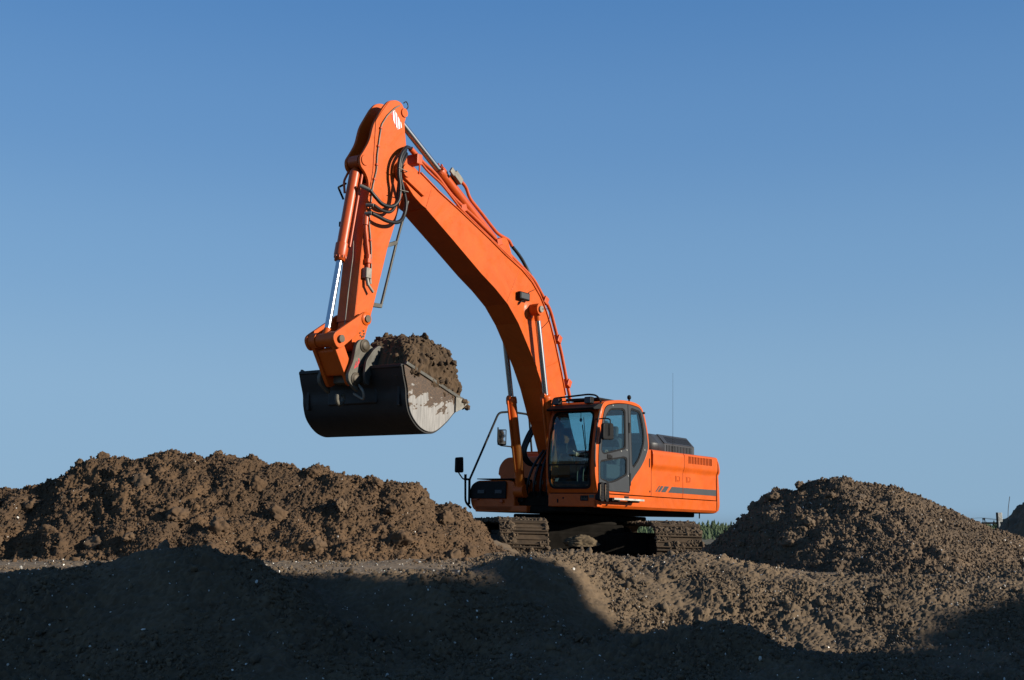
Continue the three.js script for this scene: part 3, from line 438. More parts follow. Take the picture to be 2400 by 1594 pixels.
{
  const outline = [[1.60, 1.462], [1.685, 1.75, .1], [1.70, 2.05, .1], [1.685, 2.27, .1], [1.61, 2.64, .1], [1.535, 2.88, .08], [1.43, 3.03, .08], [1.08, 3.09, .2], [.73, 3.12, .2], [.37, 3.11, .15], [.16, 3.06, .1], [.03, 2.88, .12], [-.08, 2.59, .12], [-.13, 2.32, .1], [-.01, 2.11, .08], [.14, 1.95, .08], [.36, 1.78, .08], [.51, 1.65, .08], [.53, 1.462]];
  const greyHole = [[1.572, 1.50], [1.595, 2.05, .1], [1.575, 2.32, .1], [1.45, 2.81, .08], [1.40, 2.93, .08], [1.31, 2.985, .08], [1.03, 3.04, .2], [.64, 3.068, .2], [.28, 3.04, .12], [.16, 3.0, .1], [.08, 2.88, .1], [-.03, 2.62, .12], [-.08, 2.40, .1], [-.085, 2.3, .06], [.02, 2.12, .08], [.165, 1.965, .08], [.385, 1.795, .08], [.545, 1.655, .06], [.56, 1.49]];
  const cab = P('cab', [
    prism(outline, -1.488, -1.43, { bevel: .005, holes: [roundShape(greyHole, 0, THREE.Path)] }),
    hose([[1.565, 1.47, -1.44], [1.63, 1.75, -1.44], [1.645, 2.05, -1.44], [1.63, 2.27, -1.44], [1.555, 2.64, -1.44], [1.47, 2.9, -1.44], [1.38, 3.0, -1.43]], .053, 40, 12),
    hose([[1.56, 1.47, -.5], [1.63, 1.75, -.5], [1.645, 2.05, -.5], [1.63, 2.27, -.5], [1.555, 2.64, -.5], [1.47, 2.9, -.5]], .042, 40, 10),
    prism([[1.50, 2.93], [1.43, 3.03, .06], [1.08, 3.09, .2], [.73, 3.118, .2], [.37, 3.108, .2], [.16, 3.06, .08], [.10, 2.98], [.3, 3.02], [.7, 3.05], [1.1, 3.03], [1.42, 2.95]], -1.45, -.47, { bevel: .01 }),
    prism([[.05, 2.98], [.16, 3.06], [.03, 2.88], [-.08, 2.59], [-.13, 2.32], [-.05, 2.05], [.1, 1.47], [.16, 1.47], [.0, 2.1], [-.07, 2.32], [-.02, 2.58], [.08, 2.86]], -1.44, -1.36), prism([[.05, 2.98], [.16, 3.06], [.03, 2.88], [-.08, 2.59], [-.13, 2.32], [-.05, 2.05], [.1, 1.47], [.16, 1.47], [.0, 2.1], [-.07, 2.32], [-.02, 2.58], [.08, 2.86]], -.56, -.47),
    rbox(-.12, -.05, 1.47, 2.42, -1.4, -.5, .01), rbox(.02, .1, 2.93, 3.02, -1.4, -.5, .01),
    bentX(ptsOf([[-1.47, 1.462], [-.475, 1.462], [-.475, 2.9], [-1.47, 2.9]], .02), [ptsOf([[-1.375, 1.535], [-.53, 1.535], [-.53, 2.86], [-1.375, 2.86]], .12)], -.055, -.005),
    rbox(1.42, 1.585, 1.225, 1.448, -1.47, -.46, .012),
    prism([[1.585, 1.462], [1.6, 2.05], [1.5, 2.7], [1.40, 2.93], [1.45, 2.99], [1.53, 2.88], [1.61, 2.64], [1.69, 2.05], [1.66, 1.6], [1.60, 1.462]], -.53, -.47), rbox(.1, 1.6, 1.46, 1.72, -.52, -.47, .01),
  ], M.orange);
  P('floor', [rbox(.0, 1.58, 1.425, 1.47, -1.42, -.5, .005)], M.black, cab);
  // windscreen, top and bottom panes
  P('windscreen_seal', [bentX(ptsOf([[-1.385, 1.525], [-.52, 1.525], [-.52, 2.87], [-1.385, 2.87]], .13), [ptsOf([[-1.352, 1.558], [-.553, 1.558], [-.553, 2.84], [-1.352, 2.84]], .11)], -.03, .004), bentX([[-1.36, 1.925], [-.54, 1.925], [-.54, 1.95], [-1.36, 1.95]], [], -.03, .0)], M.gasket, cab);
  P('windscreen', bentSheet(-1.36, -.545, 1.945, 2.86, -.018), M.glass, cab); P('windscreen', bentSheet(-1.36, -.545, 1.545, 1.93, -.018), M.glass, cab);
  P('wiper', [pipe([[1.66, 1.97, -1.30], [1.69, 2.3, -1.27], [1.63, 2.62, -1.18]], .008, .05, 6), pipe([[1.655, 2.75, -1.22], [1.70, 2.2, -1.31]], .006, .02, 6), cyl([1.64, 1.95, -1.3], [1.69, 1.95, -1.3], .02)], M.black, cab);
  P('sun_visor', [prism([[1.40, 2.90], [1.74, 2.87], [1.76, 2.90], [1.56, 2.985, .05], [1.40, 2.985]], -1.485, -.5, { bevel: .01 })], M.black, cab);
  // door and rear quarter panel
  const split = [[.648, 3.06], [.578, 1.96], [.56, 1.495]];
  const upW = [[1.235, 2.915, .07], [.82, 2.955, .06], [.74, 2.92, .06], [.715, 2.265, .05], [1.41, 2.13, .06], [1.50, 2.17, .06], [1.475, 2.47, .1], [1.39, 2.77, .1]];
  const loW = [[1.53, 2.0, .05], [.76, 2.11, .05], [.665, 2.09, .05], [.66, 1.81, .05], [1.0, 1.69, .1], [1.23, 1.645, .1], [1.40, 1.68, .06], [1.525, 1.71, .05]];
  const reW = [[.54, 2.985, .05], [.23, 2.955, .06], [.16, 2.82, .08], [.08, 2.58, .12], [.075, 2.39, .12], [.24, 2.10, .1], [.43, 1.945, .05], [.48, 1.99, .05], [.545, 2.88, .05]];
  const door = P('cab_door', prism([[1.564, 1.507, .03], [1.586, 2.05, .1], [1.567, 2.32, .1], [1.44, 2.81, .08], [1.39, 2.92, .06], [1.31, 2.972, .08], [1.03, 3.028, .2], [.655, 3.056], [.585, 1.96], [.567, 1.497]], -1.497, -1.455, { bevel: .008, holes: [roundShape(inset(upW, -.012), 0, THREE.Path), roundShape(inset(loW, -.012), 0, THREE.Path)] }), M.grey, cab);
  const quarter = P('quarter_panel', prism([[.638, 3.056], [.28, 3.03, .12], [.168, 2.99, .1], [.09, 2.875, .1], [-.02, 2.615, .12], [-.07, 2.40, .1], [-.075, 2.31, .06], [.03, 2.125, .08], [.172, 1.972, .08], [.39, 1.803, .08], [.54, 1.665, .06], [.556, 1.52], [.57, 1.96]], -1.497, -1.455, { bevel: .008, holes: [roundShape(inset(reW, -.012), 0, THREE.Path)] }), M.grey, cab);
  for (const [w, owner] of [[upW, cab], [loW, cab], [reW, cab]]) {
    P('window_seal', prism(inset(w, -.016), -1.487, -1.462, { bevel: .004, holes: [roundShape(inset(w, .016), 0, THREE.Path)] }), M.gasket, owner);
    P('window', prism(w, -1.478, -1.472, { bevel: 0 }), M.glass, owner);
  }
  P('window_blank', prism([[1.515, 1.73, .03], [1.505, 1.985, .03], [1.40, 2.0], [1.40, 1.70]], -1.470, -1.455, { bevel: .002 }), M.gasket, cab);
  P('lining', [rbox(1.50, 1.53, 1.47, 1.66, -1.40, -.54, .004), rbox(.1, 1.52, 1.47, 1.73, -.545, -.525, .004), rbox(-.045, -.03, 1.47, 2.42, -1.38, -.53, .004), rbox(.15, 1.4, 2.99, 3.005, -1.4, -.53, .004)], M.seat, cab);
  P('window_bar', prism([[.765, 2.29], [.79, 2.28], [.80, 2.94], [.775, 2.95]], -1.474, -1.462, { bevel: .003 }), M.gasket, cab);
  P('door_handle', [rbox(1.22, 1.33, 2.055, 2.13, -1.508, -1.494, .01), rbox(1.17, 1.26, 2.06, 2.115, -1.512, -1.495, .01)], M.black, cab);
  P('hinge', [rbox(.575, .615, 2.55, 2.73, -1.507, -1.49, .008)], M.black, cab); P('hinge', [rbox(.535, .575, 1.62, 1.84, -1.507, -1.49, .008)], M.black, cab);
  for (const [x, y] of [[1.16, 2.985], [.68, 2.24], [.87, 2.21], [.06, 2.28], [.63, 1.79]]) P('bolt', cyl([x, y, -1.494], [x, y, -1.506], .014, .011, 10), M.alu, cab);
  P('roof_marker', rbox(.06, .12, 2.93, 2.965, -1.51, -1.48, .008), M.black, cab);
  // right and rear windows
  P('window', prism([[1.58, 1.72], [1.6, 2.05], [1.5, 2.7], [1.40, 2.94], [.1, 3.0], [-.02, 2.5], [.05, 1.72]], -.498, -.492, { bevel: 0 }), M.glass, cab);
  P('window', [prismX([[-1.37, 2.42], [-.55, 2.42], [-.55, 2.95], [-1.37, 2.95]], -.03, -.024, { bevel: 0 })], M.glass, cab);
  // roof guard with two work lamps, beacon
  P('roof_guard', [pipe([[1.5, 2.97, -.45], [1.5, 3.12, -.47], [1.5, 3.16, -1.22], [1.46, 3.14, -1.36], [1.42, 3.0, -1.44]], .016, .06, 8), cyl([1.5, 3.14, -.78], [1.45, 3.02, -.78], .012), pipe([[1.5, 3.05, -.46], [1.5, 3.07, -1.3]], .012)], M.black, cab);
  for (const z of [-.6, -1.26]) { const l = P('work_lamp', [rbox(1.5, 1.6, 2.99, 3.11, z - .075, z + .075, .02)], M.black, cab); void l; P('lamp_lens', rbox(1.597, 1.607, 3.0, 3.1, z - .062, z + .062, .004), M.hoodBlack, cab); }
  P('roof_hatch', rbox(.75, 1.3, 3.09, 3.125, -1.3, -.6, .01), M.black, cab);
  P('beacon', [cyl([.2, 3.07, -1.25], [.2, 3.2, -1.25], .016), (() => { const g = new THREE.SphereGeometry(.038, 14, 10); g.scale(1, 1.2, 1); g.translate(.2, 3.23, -1.25); return g; })()], M.black, cab);
  // mirror on the door pillar, grab rail, plates
  const mir = P('cab_mirror', [prism([[1.46, 2.36, .05], [1.80, 2.34, .05], [1.80, 2.62, .05], [1.48, 2.645, .05]], -1.72, -1.655, { bevel: .02 }), pipe([[1.62, 2.71, -1.44], [1.66, 2.715, -1.66], [1.63, 2.70, -1.745], [1.645, 2.42, -1.745]], .011, .04)], M.black, cab); void mir;
  P('grab_rail', [pipe([[1.56, 2.87, -1.50], [1.63, 2.86, -1.535], [1.715, 2.6, -1.535], [1.765, 2.33, -1.535], [1.775, 1.98, -1.535], [1.70, 1.9, -1.5]], .014, .05, 8)], M.steelDark, cab);
  const plate = P('number_plate', rbox(1.586, 1.593, 1.325, 1.415, -1.29, -1.13, .002), M.black, cab); void plate;
  P('number_plate_marks', [-1.155, -1.185, -1.21, -1.235, -1.262].map((z, i) => prismX([[z, 1.34], [z - .008, 1.34], [z - .012, 1.395 - (i % 2) * .02], [z - .004, 1.395 - (i % 2) * .02]], 1.594, 1.596, { bevel: 0 })), M.coupler, cab);
  P('sticker', rbox(1.586, 1.590, 1.375, 1.43, -1.41, -1.305, .001), M.coupler, cab);
  P('slot', [rbox(1.58, 1.588, 1.29, 1.355, -.675, -.645, .003), rbox(1.58, 1.588, 1.355, 1.39, -.79, -.76, .003)], M.gasket, cab);
  const step = P('step', [rbox(.40, 1.40, 1.35, 1.385, -1.70, -1.66, .004), rbox(.40, 1.40, 1.352, 1.375, -1.655, -1.62, .004), rbox(.40, 1.40, 1.352, 1.375, -1.61, -1.56, .004)], M.alu); void step;
  P('step_bracket', [rbox(.55, .6, 1.32, 1.37, -1.69, -1.46, .004), rbox(1.2, 1.25, 1.32, 1.37, -1.69, -1.46, .004), rbox(1.39, 1.45, 1.33, 1.385, -1.69, -1.46, .004)], M.black);
  P('step_light', rbox(.58, .72, 1.4, 1.435, -1.492, -1.478, .004), M.gasket);
  // inside
  const st = P('seat', [rbox(.5, 1.05, 1.74, 1.9, -1.21, -.77, .06), (() => { const g = rbox(-.07, .07, 0, .68, -.22, .22, .06); g.rotateZ(.17); g.translate(.5, 1.82, -.99); return g; })(), (() => { const g = rbox(-.05, .05, 0, .2, -.13, .13, .045); g.rotateZ(.12); g.translate(.375, 2.5, -.99); return g; })(), rbox(.55, .95, 1.47, 1.76, -1.15, -.83, .03)], M.seat, cab); void st;
  P('console', [rbox(.55, 1.15, 1.72, 1.98, -.74, -.60, .03), rbox(.55, 1.15, 1.72, 1.98, -1.38, -1.24, .03), rbox(.1, .5, 1.47, 2.2, -.75, -.52, .03)], M.seat, cab);
  for (const z of [-.67, -1.31]) P('joystick', [cyl([1.08, 1.97, z], [1.13, 2.1, z], .014), turned([1.12, 2.08, z], [1.15, 2.2, z], [[0, .01], [.01, .025], [.08, .03], [.115, .022], [.12, .002]], 12)], M.black, cab);
  for (const z of [-.93, -1.05]) P('travel_lever', [pipe([[1.38, 1.47, z], [1.40, 1.8, z], [1.32, 2.0, z]], .012, .08), rbox(1.36, 1.46, 1.5, 1.53, z - .045, z + .045, .008)], M.steelDark, cab);
  P('monitor', [rbox(1.38, 1.43, 2.15, 2.33, -.72, -.56, .015), cyl([1.4, 2.15, -.57], [1.45, 1.95, -.54], .015)], M.black, cab);
  P('hanging_cord', [cyl([1.1, 2.98, -.8], [1.1, 2.78, -.8], .005), (() => { const g = new THREE.SphereGeometry(.026, 10, 8); g.scale(1, 1.3, 1); g.translate(1.1, 2.76, -.8); return g; })()], M.black, cab);
}

// ---- boom
const boomTop = [[5.46, 6.465], [5.27, 6.465], [5.0, 6.40], [4.54, 6.20], [3.97, 6.0], [3.18, 5.70], [2.72, 5.51], [2.22, 5.335], [1.90, 5.165], [1.64, 4.95], [1.46, 4.73], [1.31, 4.49], [1.14, 4.15], [.94, 3.68], [.78, 3.26], [.55, 2.65], [.24, 2.08]];
const boomLow = [[.62, 1.84], [.93, 2.2], [1.2, 2.75], [1.49, 3.33], [1.73, 3.70], [1.98, 4.02], [2.28, 4.385], [2.6, 4.67], [2.97, 4.885], [3.37, 5.075], [4.17, 5.51], [4.83, 5.86], [4.93, 5.885], [5.14, 5.99], [5.46, 6.255]];
{
  const boom = P('boom', [prism([...boomTop, [.22, 1.86, .12], [.42, 1.74, .12], ...boomLow, [5.53, 6.36, .1]], -.24, .24, { bevel: .008, r: .05 }), prism(strip(boomTop.slice(2, 15), .018, -1), -.262, .262, { bevel: .003 }), prism(strip(boomLow.slice(2, 12), .016, -1), -.252, .252, { bevel: .003 })], M.orange);
  P('reinforcing_plate', prism([[5.46, 6.36, .08], [5.38, 6.43, .06], [5.29, 6.425, .02], [4.81, 6.25, .03], [4.93, 6.02, .03], [5.43, 6.22, .08]], -.285, -.238, { bevel: .008 }), M.orange, boom);
  P('pin_boss', [cyl([5.385, 6.33, -.28], [5.385, 6.33, -.315], .105, .1, 26), cyl([5.385, 6.33, .24], [5.385, 6.33, .31], .11, .105, 26)], M.orange, boom);
  P('cylinder_boss', [turned([1.93, 4.66, -.24], [1.93, 4.66, -.27], [[0, .2], [.004, .17], [.03, .13], [.03, .01]])], M.orange, boom);
  P('weld_seam', [pipe([[1.66, 3.6, -.24], [1.02, 3.86, -.24]], .006, .01, 5), pipe([[4.83, 5.88, -.24], [4.7, 6.25, -.24]], .006, .01, 5), pipe([[2.62, 4.7, -.24], [2.28, 5.34, -.24]], .005, .01, 5)], M.orange, boom);
  // work lamp on the side of the boom
  P('work_lamp', [rbox(2.06, 2.36, 4.79, 4.93, -.33, -.25, .02), pipe([[2.3, 4.7, -.25], [2.28, 4.76, -.29], [2.2, 4.78, -.29]], .012)], M.black, boom);
  P('lamp_lens', rbox(2.09, 2.33, 4.81, 4.91, -.337, -.328, .01), M.hoodBlack, boom);
  P('lamp_cable', pipe([[2.06, 4.9, -.26], [1.98, 4.98, -.252], [1.82, 5.05, -.252]], .005, .03, 5), M.rubber, boom);
  // steel pipes along the back of the boom
  P('hydraulic_pipe', pipe([[5.05, 6.74, -.14], [4.87, 6.65, -.14], [4.55, 6.54, -.14], [4.38, 6.45, -.14], [4.11, 6.27, -.14], [3.81, 6.15, -.14], [3.37, 5.99, -.14], [2.89, 5.79, -.14], [2.66, 5.69, -.14], [2.39, 5.56, -.14], [2.15, 5.46, -.14], [1.70, 5.27, -.14], [1.44, 5.04, -.14], [1.15, 4.78, -.14], [.92, 4.32, -.14], [.78, 4.05, -.14], [.61, 3.60, -.14], [.46, 3.19, -.14]], .032, .14, 10), M.orangeGloss, boom);
  P('hydraulic_pipe', pipe([[5.0, 6.62, -.2], [4.8, 6.5, -.2], [4.4, 6.36, -.2], [3.9, 6.06, -.2], [3.3, 5.82, -.2], [2.4, 5.47, -.2], [1.9, 5.27, -.2], [1.6, 5.02, -.2], [1.25, 4.5, -.2], [.9, 3.7, -.2]], .02, .14, 8), M.orangeGloss, boom);
  P('hydraulic_pipe', pipe([[3.72, 6.63, -.02], [3.56, 6.55, -.02], [3.46, 6.38, -.02], [3.01, 6.13, -.02], [2.66, 5.93, -.02], [2.31, 5.88, -.02], [2.22, 5.79, -.02]], .03, .1, 10), M.orangeGloss, boom);
  P('hydraulic_pipe', pipe([[3.5, 6.32, .08], [3.0, 6.08, .08], [2.6, 5.85, .08], [2.3, 5.7, .08]], .03, .1, 10), M.orangeGloss, boom);
  P('hydraulic_pipe', pipe([[5.05, 6.72, .12], [4.4, 6.42, .12], [3.8, 6.12, .12], [2.9, 5.77, .12], [2.15, 5.46, .12], [1.70, 5.29, .12], [1.15, 4.78, .12], [.78, 4.05, .12], [.46, 3.19, .12]], .03, .14, 10), M.orangeGloss, boom);
  for (const [x, y] of [[3.8, 6.1], [2.8, 5.72], [1.35, 4.93], [.9, 4.28], [.56, 3.5]]) { const t = x > 1.5 ? -.37 : -1.12; const g = rbox(-.07, .07, -.07, .05, -.2, .2, .012); g.rotateZ(t + Math.PI); g.translate(x, y, 0); P('pipe_clamp', g, M.orangeGloss, boom); }
  P('valve_block', [(() => { const g = rbox(-.11, .11, -.06, .06, -.10, .02, .01); g.rotateZ(.58); g.translate(3.92, 6.61, -.06); return g; })(), (() => { const g = rbox(-.06, .06, -.05, .05, -.16, -.12, .01); g.rotateZ(.58); g.translate(4.1, 6.66, -.02); return g; })()], M.steel, boom);
  P('hydraulic_hose', hose([[2.2, 5.78, -.02], [2.05, 5.7, -.02], [1.9, 5.6, -.02], [1.75, 5.45, -.03], [1.62, 5.25, -.08]], .03, 24, 10), M.rubber, boom);
  P('pipe_end_fitting', [cyl([5.0, 6.71, -.14], [5.14, 6.78, -.14], .045), cyl([5.0, 6.70, .12], [5.14, 6.76, .12], .045), rbox(4.93, 5.06, 6.55, 6.72, -.22, .18, .015), pipe([[4.98, 6.56, -.2], [5.06, 6.35, -.27], [5.13, 6.26, -.27]], .014)], M.orangeGloss, boom);
  P('cylinder_lug', [prism([[2.3, 5.36], [2.95, 5.6], [2.72, 5.84, .08], [2.55, 5.84, .08]], -.17, -.11), prism([[2.3, 5.36], [2.95, 5.6], [2.72, 5.84, .08], [2.55, 5.84, .08]], .11, .17)], M.orange, boom);
  P('foot_hoses', [0, 1, 2].map(k => hose([[.75, 2.9, .24 + k * .05], [1.02, 2.5, .34 + k * .05], [1.1, 2.2, .4 + k * .04], [.95, 2.0, .34 + k * .05], [.7, 2.0, .26]], .026, 28)), M.rubber, boom);
}
// boom cylinders
for (const z of [-.38, .38]) {
  const top = [1.93, 4.66, z], bot = [1.24, 1.5, z], dir = V(...bot).sub(V(...top)).normalize(), at = t => [top[0] + dir.x * t, top[1] + dir.y * t, z];
  const c = P('boom_cylinder', [turned(at(1.52), at(3.2), [[0, .02], [0, .092], [.05, .1], [.12, .1], [.13, .088], [1.6, .088], [1.7, .06]], 24), cyl([1.24, 1.5, z - .1], [1.24, 1.5, z + .1], .12), cyl(at(1.54), [at(1.54)[0] + .13, at(1.54)[1], z - .03], .035), pipe([[at(1.6)[0] + .12, at(1.6)[1], z], [at(2.9)[0] + .12, at(2.9)[1], z]], .02)], M.orange);
  P('piston_rod', cyl(at(.05), at(1.56), .05, .05, 24), M.chrome, c);
  P('rod_eye', [cyl([1.93, 4.66, z - .085], [1.93, 4.66, z + .085], .105, .105, 28), cyl(at(.08), at(.2), .06, .056)], M.orange, c);
  P('pin', [cyl([1.93, 4.66, z - Math.sign(.5 - (z < 0 ? 0 : 1)) * .115], [1.93, 4.66, z + Math.sign(.5 - (z < 0 ? 0 : 1)) * .1], .058, .058, 20)], M.steel, c);
  if (z < 0) P('grease_line', hose([[1.93, 4.66, -.5], [1.7, 4.68, -.48], [1.58, 4.52, -.4], [1.66, 4.35, -.28]], .006, 20, 5), M.rubber, c);
}
// arm cylinder
{
  const a = [5.33, 7.27, 0], b = [2.64, 5.74, 0], dir = V(...b).sub(V(...a)).normalize(), at = t => [a[0] + dir.x * t, a[1] + dir.y * t, 0];
  const c = P('arm_cylinder', [turned(at(1.2), b, [[0, .02], [0, .09], [.04, .105], [.14, .105], [.16, .09], [1.75, .09], [1.85, .05]], 24), cyl([b[0], b[1], -.1], [b[0], b[1], .1], .11), ...[0, 1, 2, 3, 4, 5, 6, 7].map(k => { const q = at(1.23), ang = k / 8 * 6.283; return cyl([q[0], q[1] + Math.cos(ang) * .1, Math.sin(ang) * .1], [q[0] + .03, q[1] + Math.cos(ang) * .1 + .02, Math.sin(ang) * .1], .015, .015, 6); })], M.orangeGloss);
  P('piston_rod', cyl(at(.05), at(1.24), .055, .055, 24), M.chrome, c);
  P('rod_eye', cyl([a[0], a[1], -.09], [a[0], a[1], .09], .1, .1, 24), M.orange, c);
}
// ---- arm
{
  const near = [[5.72, 7.39, .08], [5.58, 7.455, .08], [5.44, 7.45, .06], [5.365, 7.37, .06], [5.355, 7.2], [5.33, 7.0], [5.28, 6.74], [5.245, 6.5, .08], [5.23, 6.3, .1], [5.30, 6.1, .1], [5.40, 5.76], [5.50, 5.42], [5.63, 5.06], [5.75, 4.62], [5.87, 4.2], [5.95, 3.93], [6.08, 3.52, .06], [6.14, 3.38, .08], [6.28, 3.38, .1], [6.33, 3.5, .06], [6.28, 3.83], [6.25, 4.17], [6.19, 4.89], [6.11, 5.64], [6.02, 6.2], [6.0, 7.0, .04]];
  const lug = [[5.75, 7.38, .06], [5.83, 7.27], [6.04, 6.93, .08], [6.11, 6.64, .1], [6.24, 6.43, .06], [6.31, 6.33, .08], [6.29, 6.2, .08], [6.18, 6.13, .06], [6.1, 6.02, .08], [6.02, 5.6], [5.9, 5.6], [5.9, 7.2]];
  const cheek = [[5.72, 7.40, .08], [5.58, 7.455, .08], [5.44, 7.45, .06], [5.365, 7.37, .06], [5.355, 7.2], [5.33, 7.0], [5.28, 6.74], [5.245, 6.5, .08], [5.23, 6.3, .1], [5.30, 6.1, .1], [5.4, 5.76], [5.46, 5.55], [6.05, 5.55], [6.1, 6.02, .06], [6.18, 6.13, .05], [6.29, 6.2, .08], [6.31, 6.33, .08], [6.24, 6.43, .06], [6.11, 6.64, .1], [6.04, 6.93, .1], [5.83, 7.27, .05]];
  const core = [[5.56, 7.2, .05], [5.4, 7.15], [5.34, 7.0], [5.28, 6.74], [5.245, 6.5, .08], ...near.slice(8, 24), [6.0, 5.9], [5.86, 6.1], [5.82, 6.9]];
  const arm = P('arm', [prism(core, -.163, .163, { bevel: .005, r: .03 }), prism(cheek, -.166, -.118, { bevel: .008 }), prism(cheek, .118, .166, { bevel: .008 }), prism(inset(near, .0), -.178, -.168, { bevel: .004, r: .03 }), prism(strip([[6.04, 6.0], [6.12, 5.64], [6.2, 4.89], [6.26, 4.17], [6.29, 3.83]], .014, 1), -.185, .178, { bevel: .003 })], M.orange); void lug;
  P('lug_boss', cyl([6.2, 6.31, -.166], [6.2, 6.31, -.184], .085, .08, 24), M.orange, arm); P('lug_boss', cyl([6.2, 6.31, .166], [6.2, 6.31, .184], .085, .08, 24), M.orange, arm);
  P('top_boss', cyl([5.37, 7.3, -.178], [5.37, 7.3, -.2], .075, .07, 22), M.orange, arm);
  P('pin_boss', [cyl([5.385, 6.33, -.235], [5.385, 6.33, .235], .17, .17, 28)], M.orange, arm);
  // red and white warning tape
  P('warning_tape', [prism([[5.66, 7.23], [5.59, 7.28], [5.43, 7.12], [5.41, 7.05], [5.50, 6.99], [5.56, 7.04], [5.64, 7.15]], -.1815, -.1785, { bevel: 0 })], M.white, arm);
  P('warning_tape_stripe', [[[5.655, 7.235], [5.63, 7.25], [5.615, 7.1], [5.64, 7.14]], [[5.605, 7.265], [5.58, 7.27], [5.54, 7.02], [5.565, 7.045]], [[5.535, 7.225], [5.515, 7.205], [5.485, 7.0], [5.51, 6.998]], [[5.475, 7.165], [5.455, 7.145], [5.43, 7.035], [5.45, 7.025]]].map(q => prism(q, -.1835, -.1818, { bevel: 0 })), M.red, arm);
  P('hydraulic_pipe', pipe([[5.50, 7.38, -.2], [5.59, 7.32, -.195], [5.76, 7.15, -.195], [5.89, 6.96, -.195], [5.92, 6.77, -.195], [5.96, 6.45, -.195], [5.96, 6.21, -.195], [6.03, 5.95, -.195], [6.06, 5.65, -.195], [6.08, 5.37, -.195], [6.01, 4.98, -.195], [5.99, 4.62, -.195]], .011, .05, 6), M.steel, arm);
  P('hydraulic_pipe', pipe([[6.19, 5.43, -.22], [6.18, 5.27, -.22], [6.13, 4.99, -.22], [6.09, 4.84, -.22], [6.09, 4.6, -.22]], .027, .06, 10), M.orangeGloss, arm);
  P('pipe_fitting', [cyl([6.18, 5.46, -.22], [6.18, 5.30, -.22], .045), cyl([6.09, 4.86, -.22], [6.09, 4.74, -.22], .042), rbox(6.05, 6.14, 4.72, 4.8, -.26, -.17, .01)], M.orangeGloss, arm);
  P('quick_connector', [rbox(6.05, 6.17, 4.49, 4.65, -.27, -.17, .012), cyl([6.12, 4.5, -.23], [6.1, 4.38, -.25], .028), cyl([6.04, 4.5, -.22], [6.03, 4.42, -.22], .025), cyl([6.1, 4.39, -.25], [6.01, 4.29, -.27], .022)], M.steel, arm);
  for (const q of [cyl([6.26, 5.9, -.15], [6.18, 5.83, -.28], .03), cyl([6.2, 5.47, -.22], [6.16, 5.47, -.32], .03), cyl([6.14, 5.62, -.18], [6.1, 5.61, -.3], .03)]) P('pipe_fitting', q, M.steel, arm);
  P('hydraulic_pipe', pipe([[6.2, 5.5, 0], [6.26, 4.8, -.06], [6.31, 4.3, -.05], [6.36, 3.75, -.05]], .008, .05, 6), M.steel, arm);
  // hoses hanging between boom and arm
  P('hydraulic_hose', hose([[5.14, 6.78, -.14], [5.27, 6.76, -.2], [5.45, 6.68, -.31], [5.58, 6.53, -.34], [5.63, 6.38, -.35], [5.63, 6.2, -.35], [5.59, 6.02, -.35], [5.61, 5.79, -.35], [5.74, 5.67, -.34], [5.95, 5.66, -.33], [6.1, 5.75, -.31], [6.18, 5.83, -.28]], .03, 90, 10), M.rubber, arm);
  P('hydraulic_hose', hose([[5.14, 6.76, -.02], [5.4, 6.66, -.26], [5.55, 6.42, -.31], [5.55, 6.2, -.31], [5.48, 6.03, -.31], [5.38, 5.78, -.3], [5.44, 5.58, -.31], [5.54, 5.48, -.33], [5.68, 5.43, -.34], [5.86, 5.42, -.34], [6.04, 5.45, -.33], [6.16, 5.47, -.32]], .03, 90, 10), M.rubber, arm);
  P('hydraulic_hose', hose([[5.1, 6.72, .1], [5.3, 6.64, -.2], [5.5, 6.35, -.27], [5.55, 6.0, -.28], [5.6, 5.76, -.29], [5.72, 5.6, -.3], [5.92, 5.57, -.3], [6.1, 5.61, -.3]], .026, 70, 10), M.rubber, arm);
  // pipe guard behind the arm
  P('hose_guard', [pipe([[5.14, 5.92, -.12], [5.37, 5.20, -.12], [5.67, 4.14, -.12]], .022, .02, 10), prism([[5.66, 4.12], [5.94, 4.10], [5.92, 4.17], [5.68, 4.18]], -.145, -.095), prism([[5.37, 5.17], [5.66, 5.05], [5.64, 5.12], [5.39, 5.23]], -.145, -.095)], M.steelDark, arm);
  for (const [x, y] of [[5.9, 6.9], [5.94, 6.6], [5.96, 6.3], [6.0, 6.06], [6.05, 5.8], [6.07, 5.5], [6.03, 5.1]]) P('pipe_clip', rbox(x - .022, x + .022, y - .016, y + .016, -.212, -.177, .005), M.orangeGloss, arm);
  for (const [a, b] of [[[5.64, 6.3, -.36], [5.5, 6.28, -.3]], [[5.6, 5.95, -.37], [5.47, 5.96, -.31]]]) P('hose_strap', pipe([[a[0] + .03, a[1], a[2] - .02], [b[0] - .03, b[1], a[2] - .03], [b[0] - .03, b[1], b[2] + .03]], .008, .02, 6), M.steel, arm);
  P('lifting_loop', hose([[5.30, 7.4, -.1], [5.23, 7.42, -.1], [5.19, 7.48, -.1], [5.24, 7.54, -.1], [5.30, 7.5, -.1]], .009, 24, 6), M.rubber, arm);
  P('side_bracket', [pipe([[6.26, 5.98, .15], [6.42, 5.88, .15], [6.3, 5.72, .15]], .016, .02), rbox(6.32, 6.37, 5.28, 5.36, .1, .16, .01), rbox(6.32, 6.37, 5.1, 5.18, .1, .16, .01)], M.black, arm);
  P('bolt_ring', [...Array(8).keys()].map(k => bolt(6.12 + .045 * Math.cos(k * .785), 3.66 + .055 * Math.sin(k * .785), -.178, .014)), M.pin, arm);
}
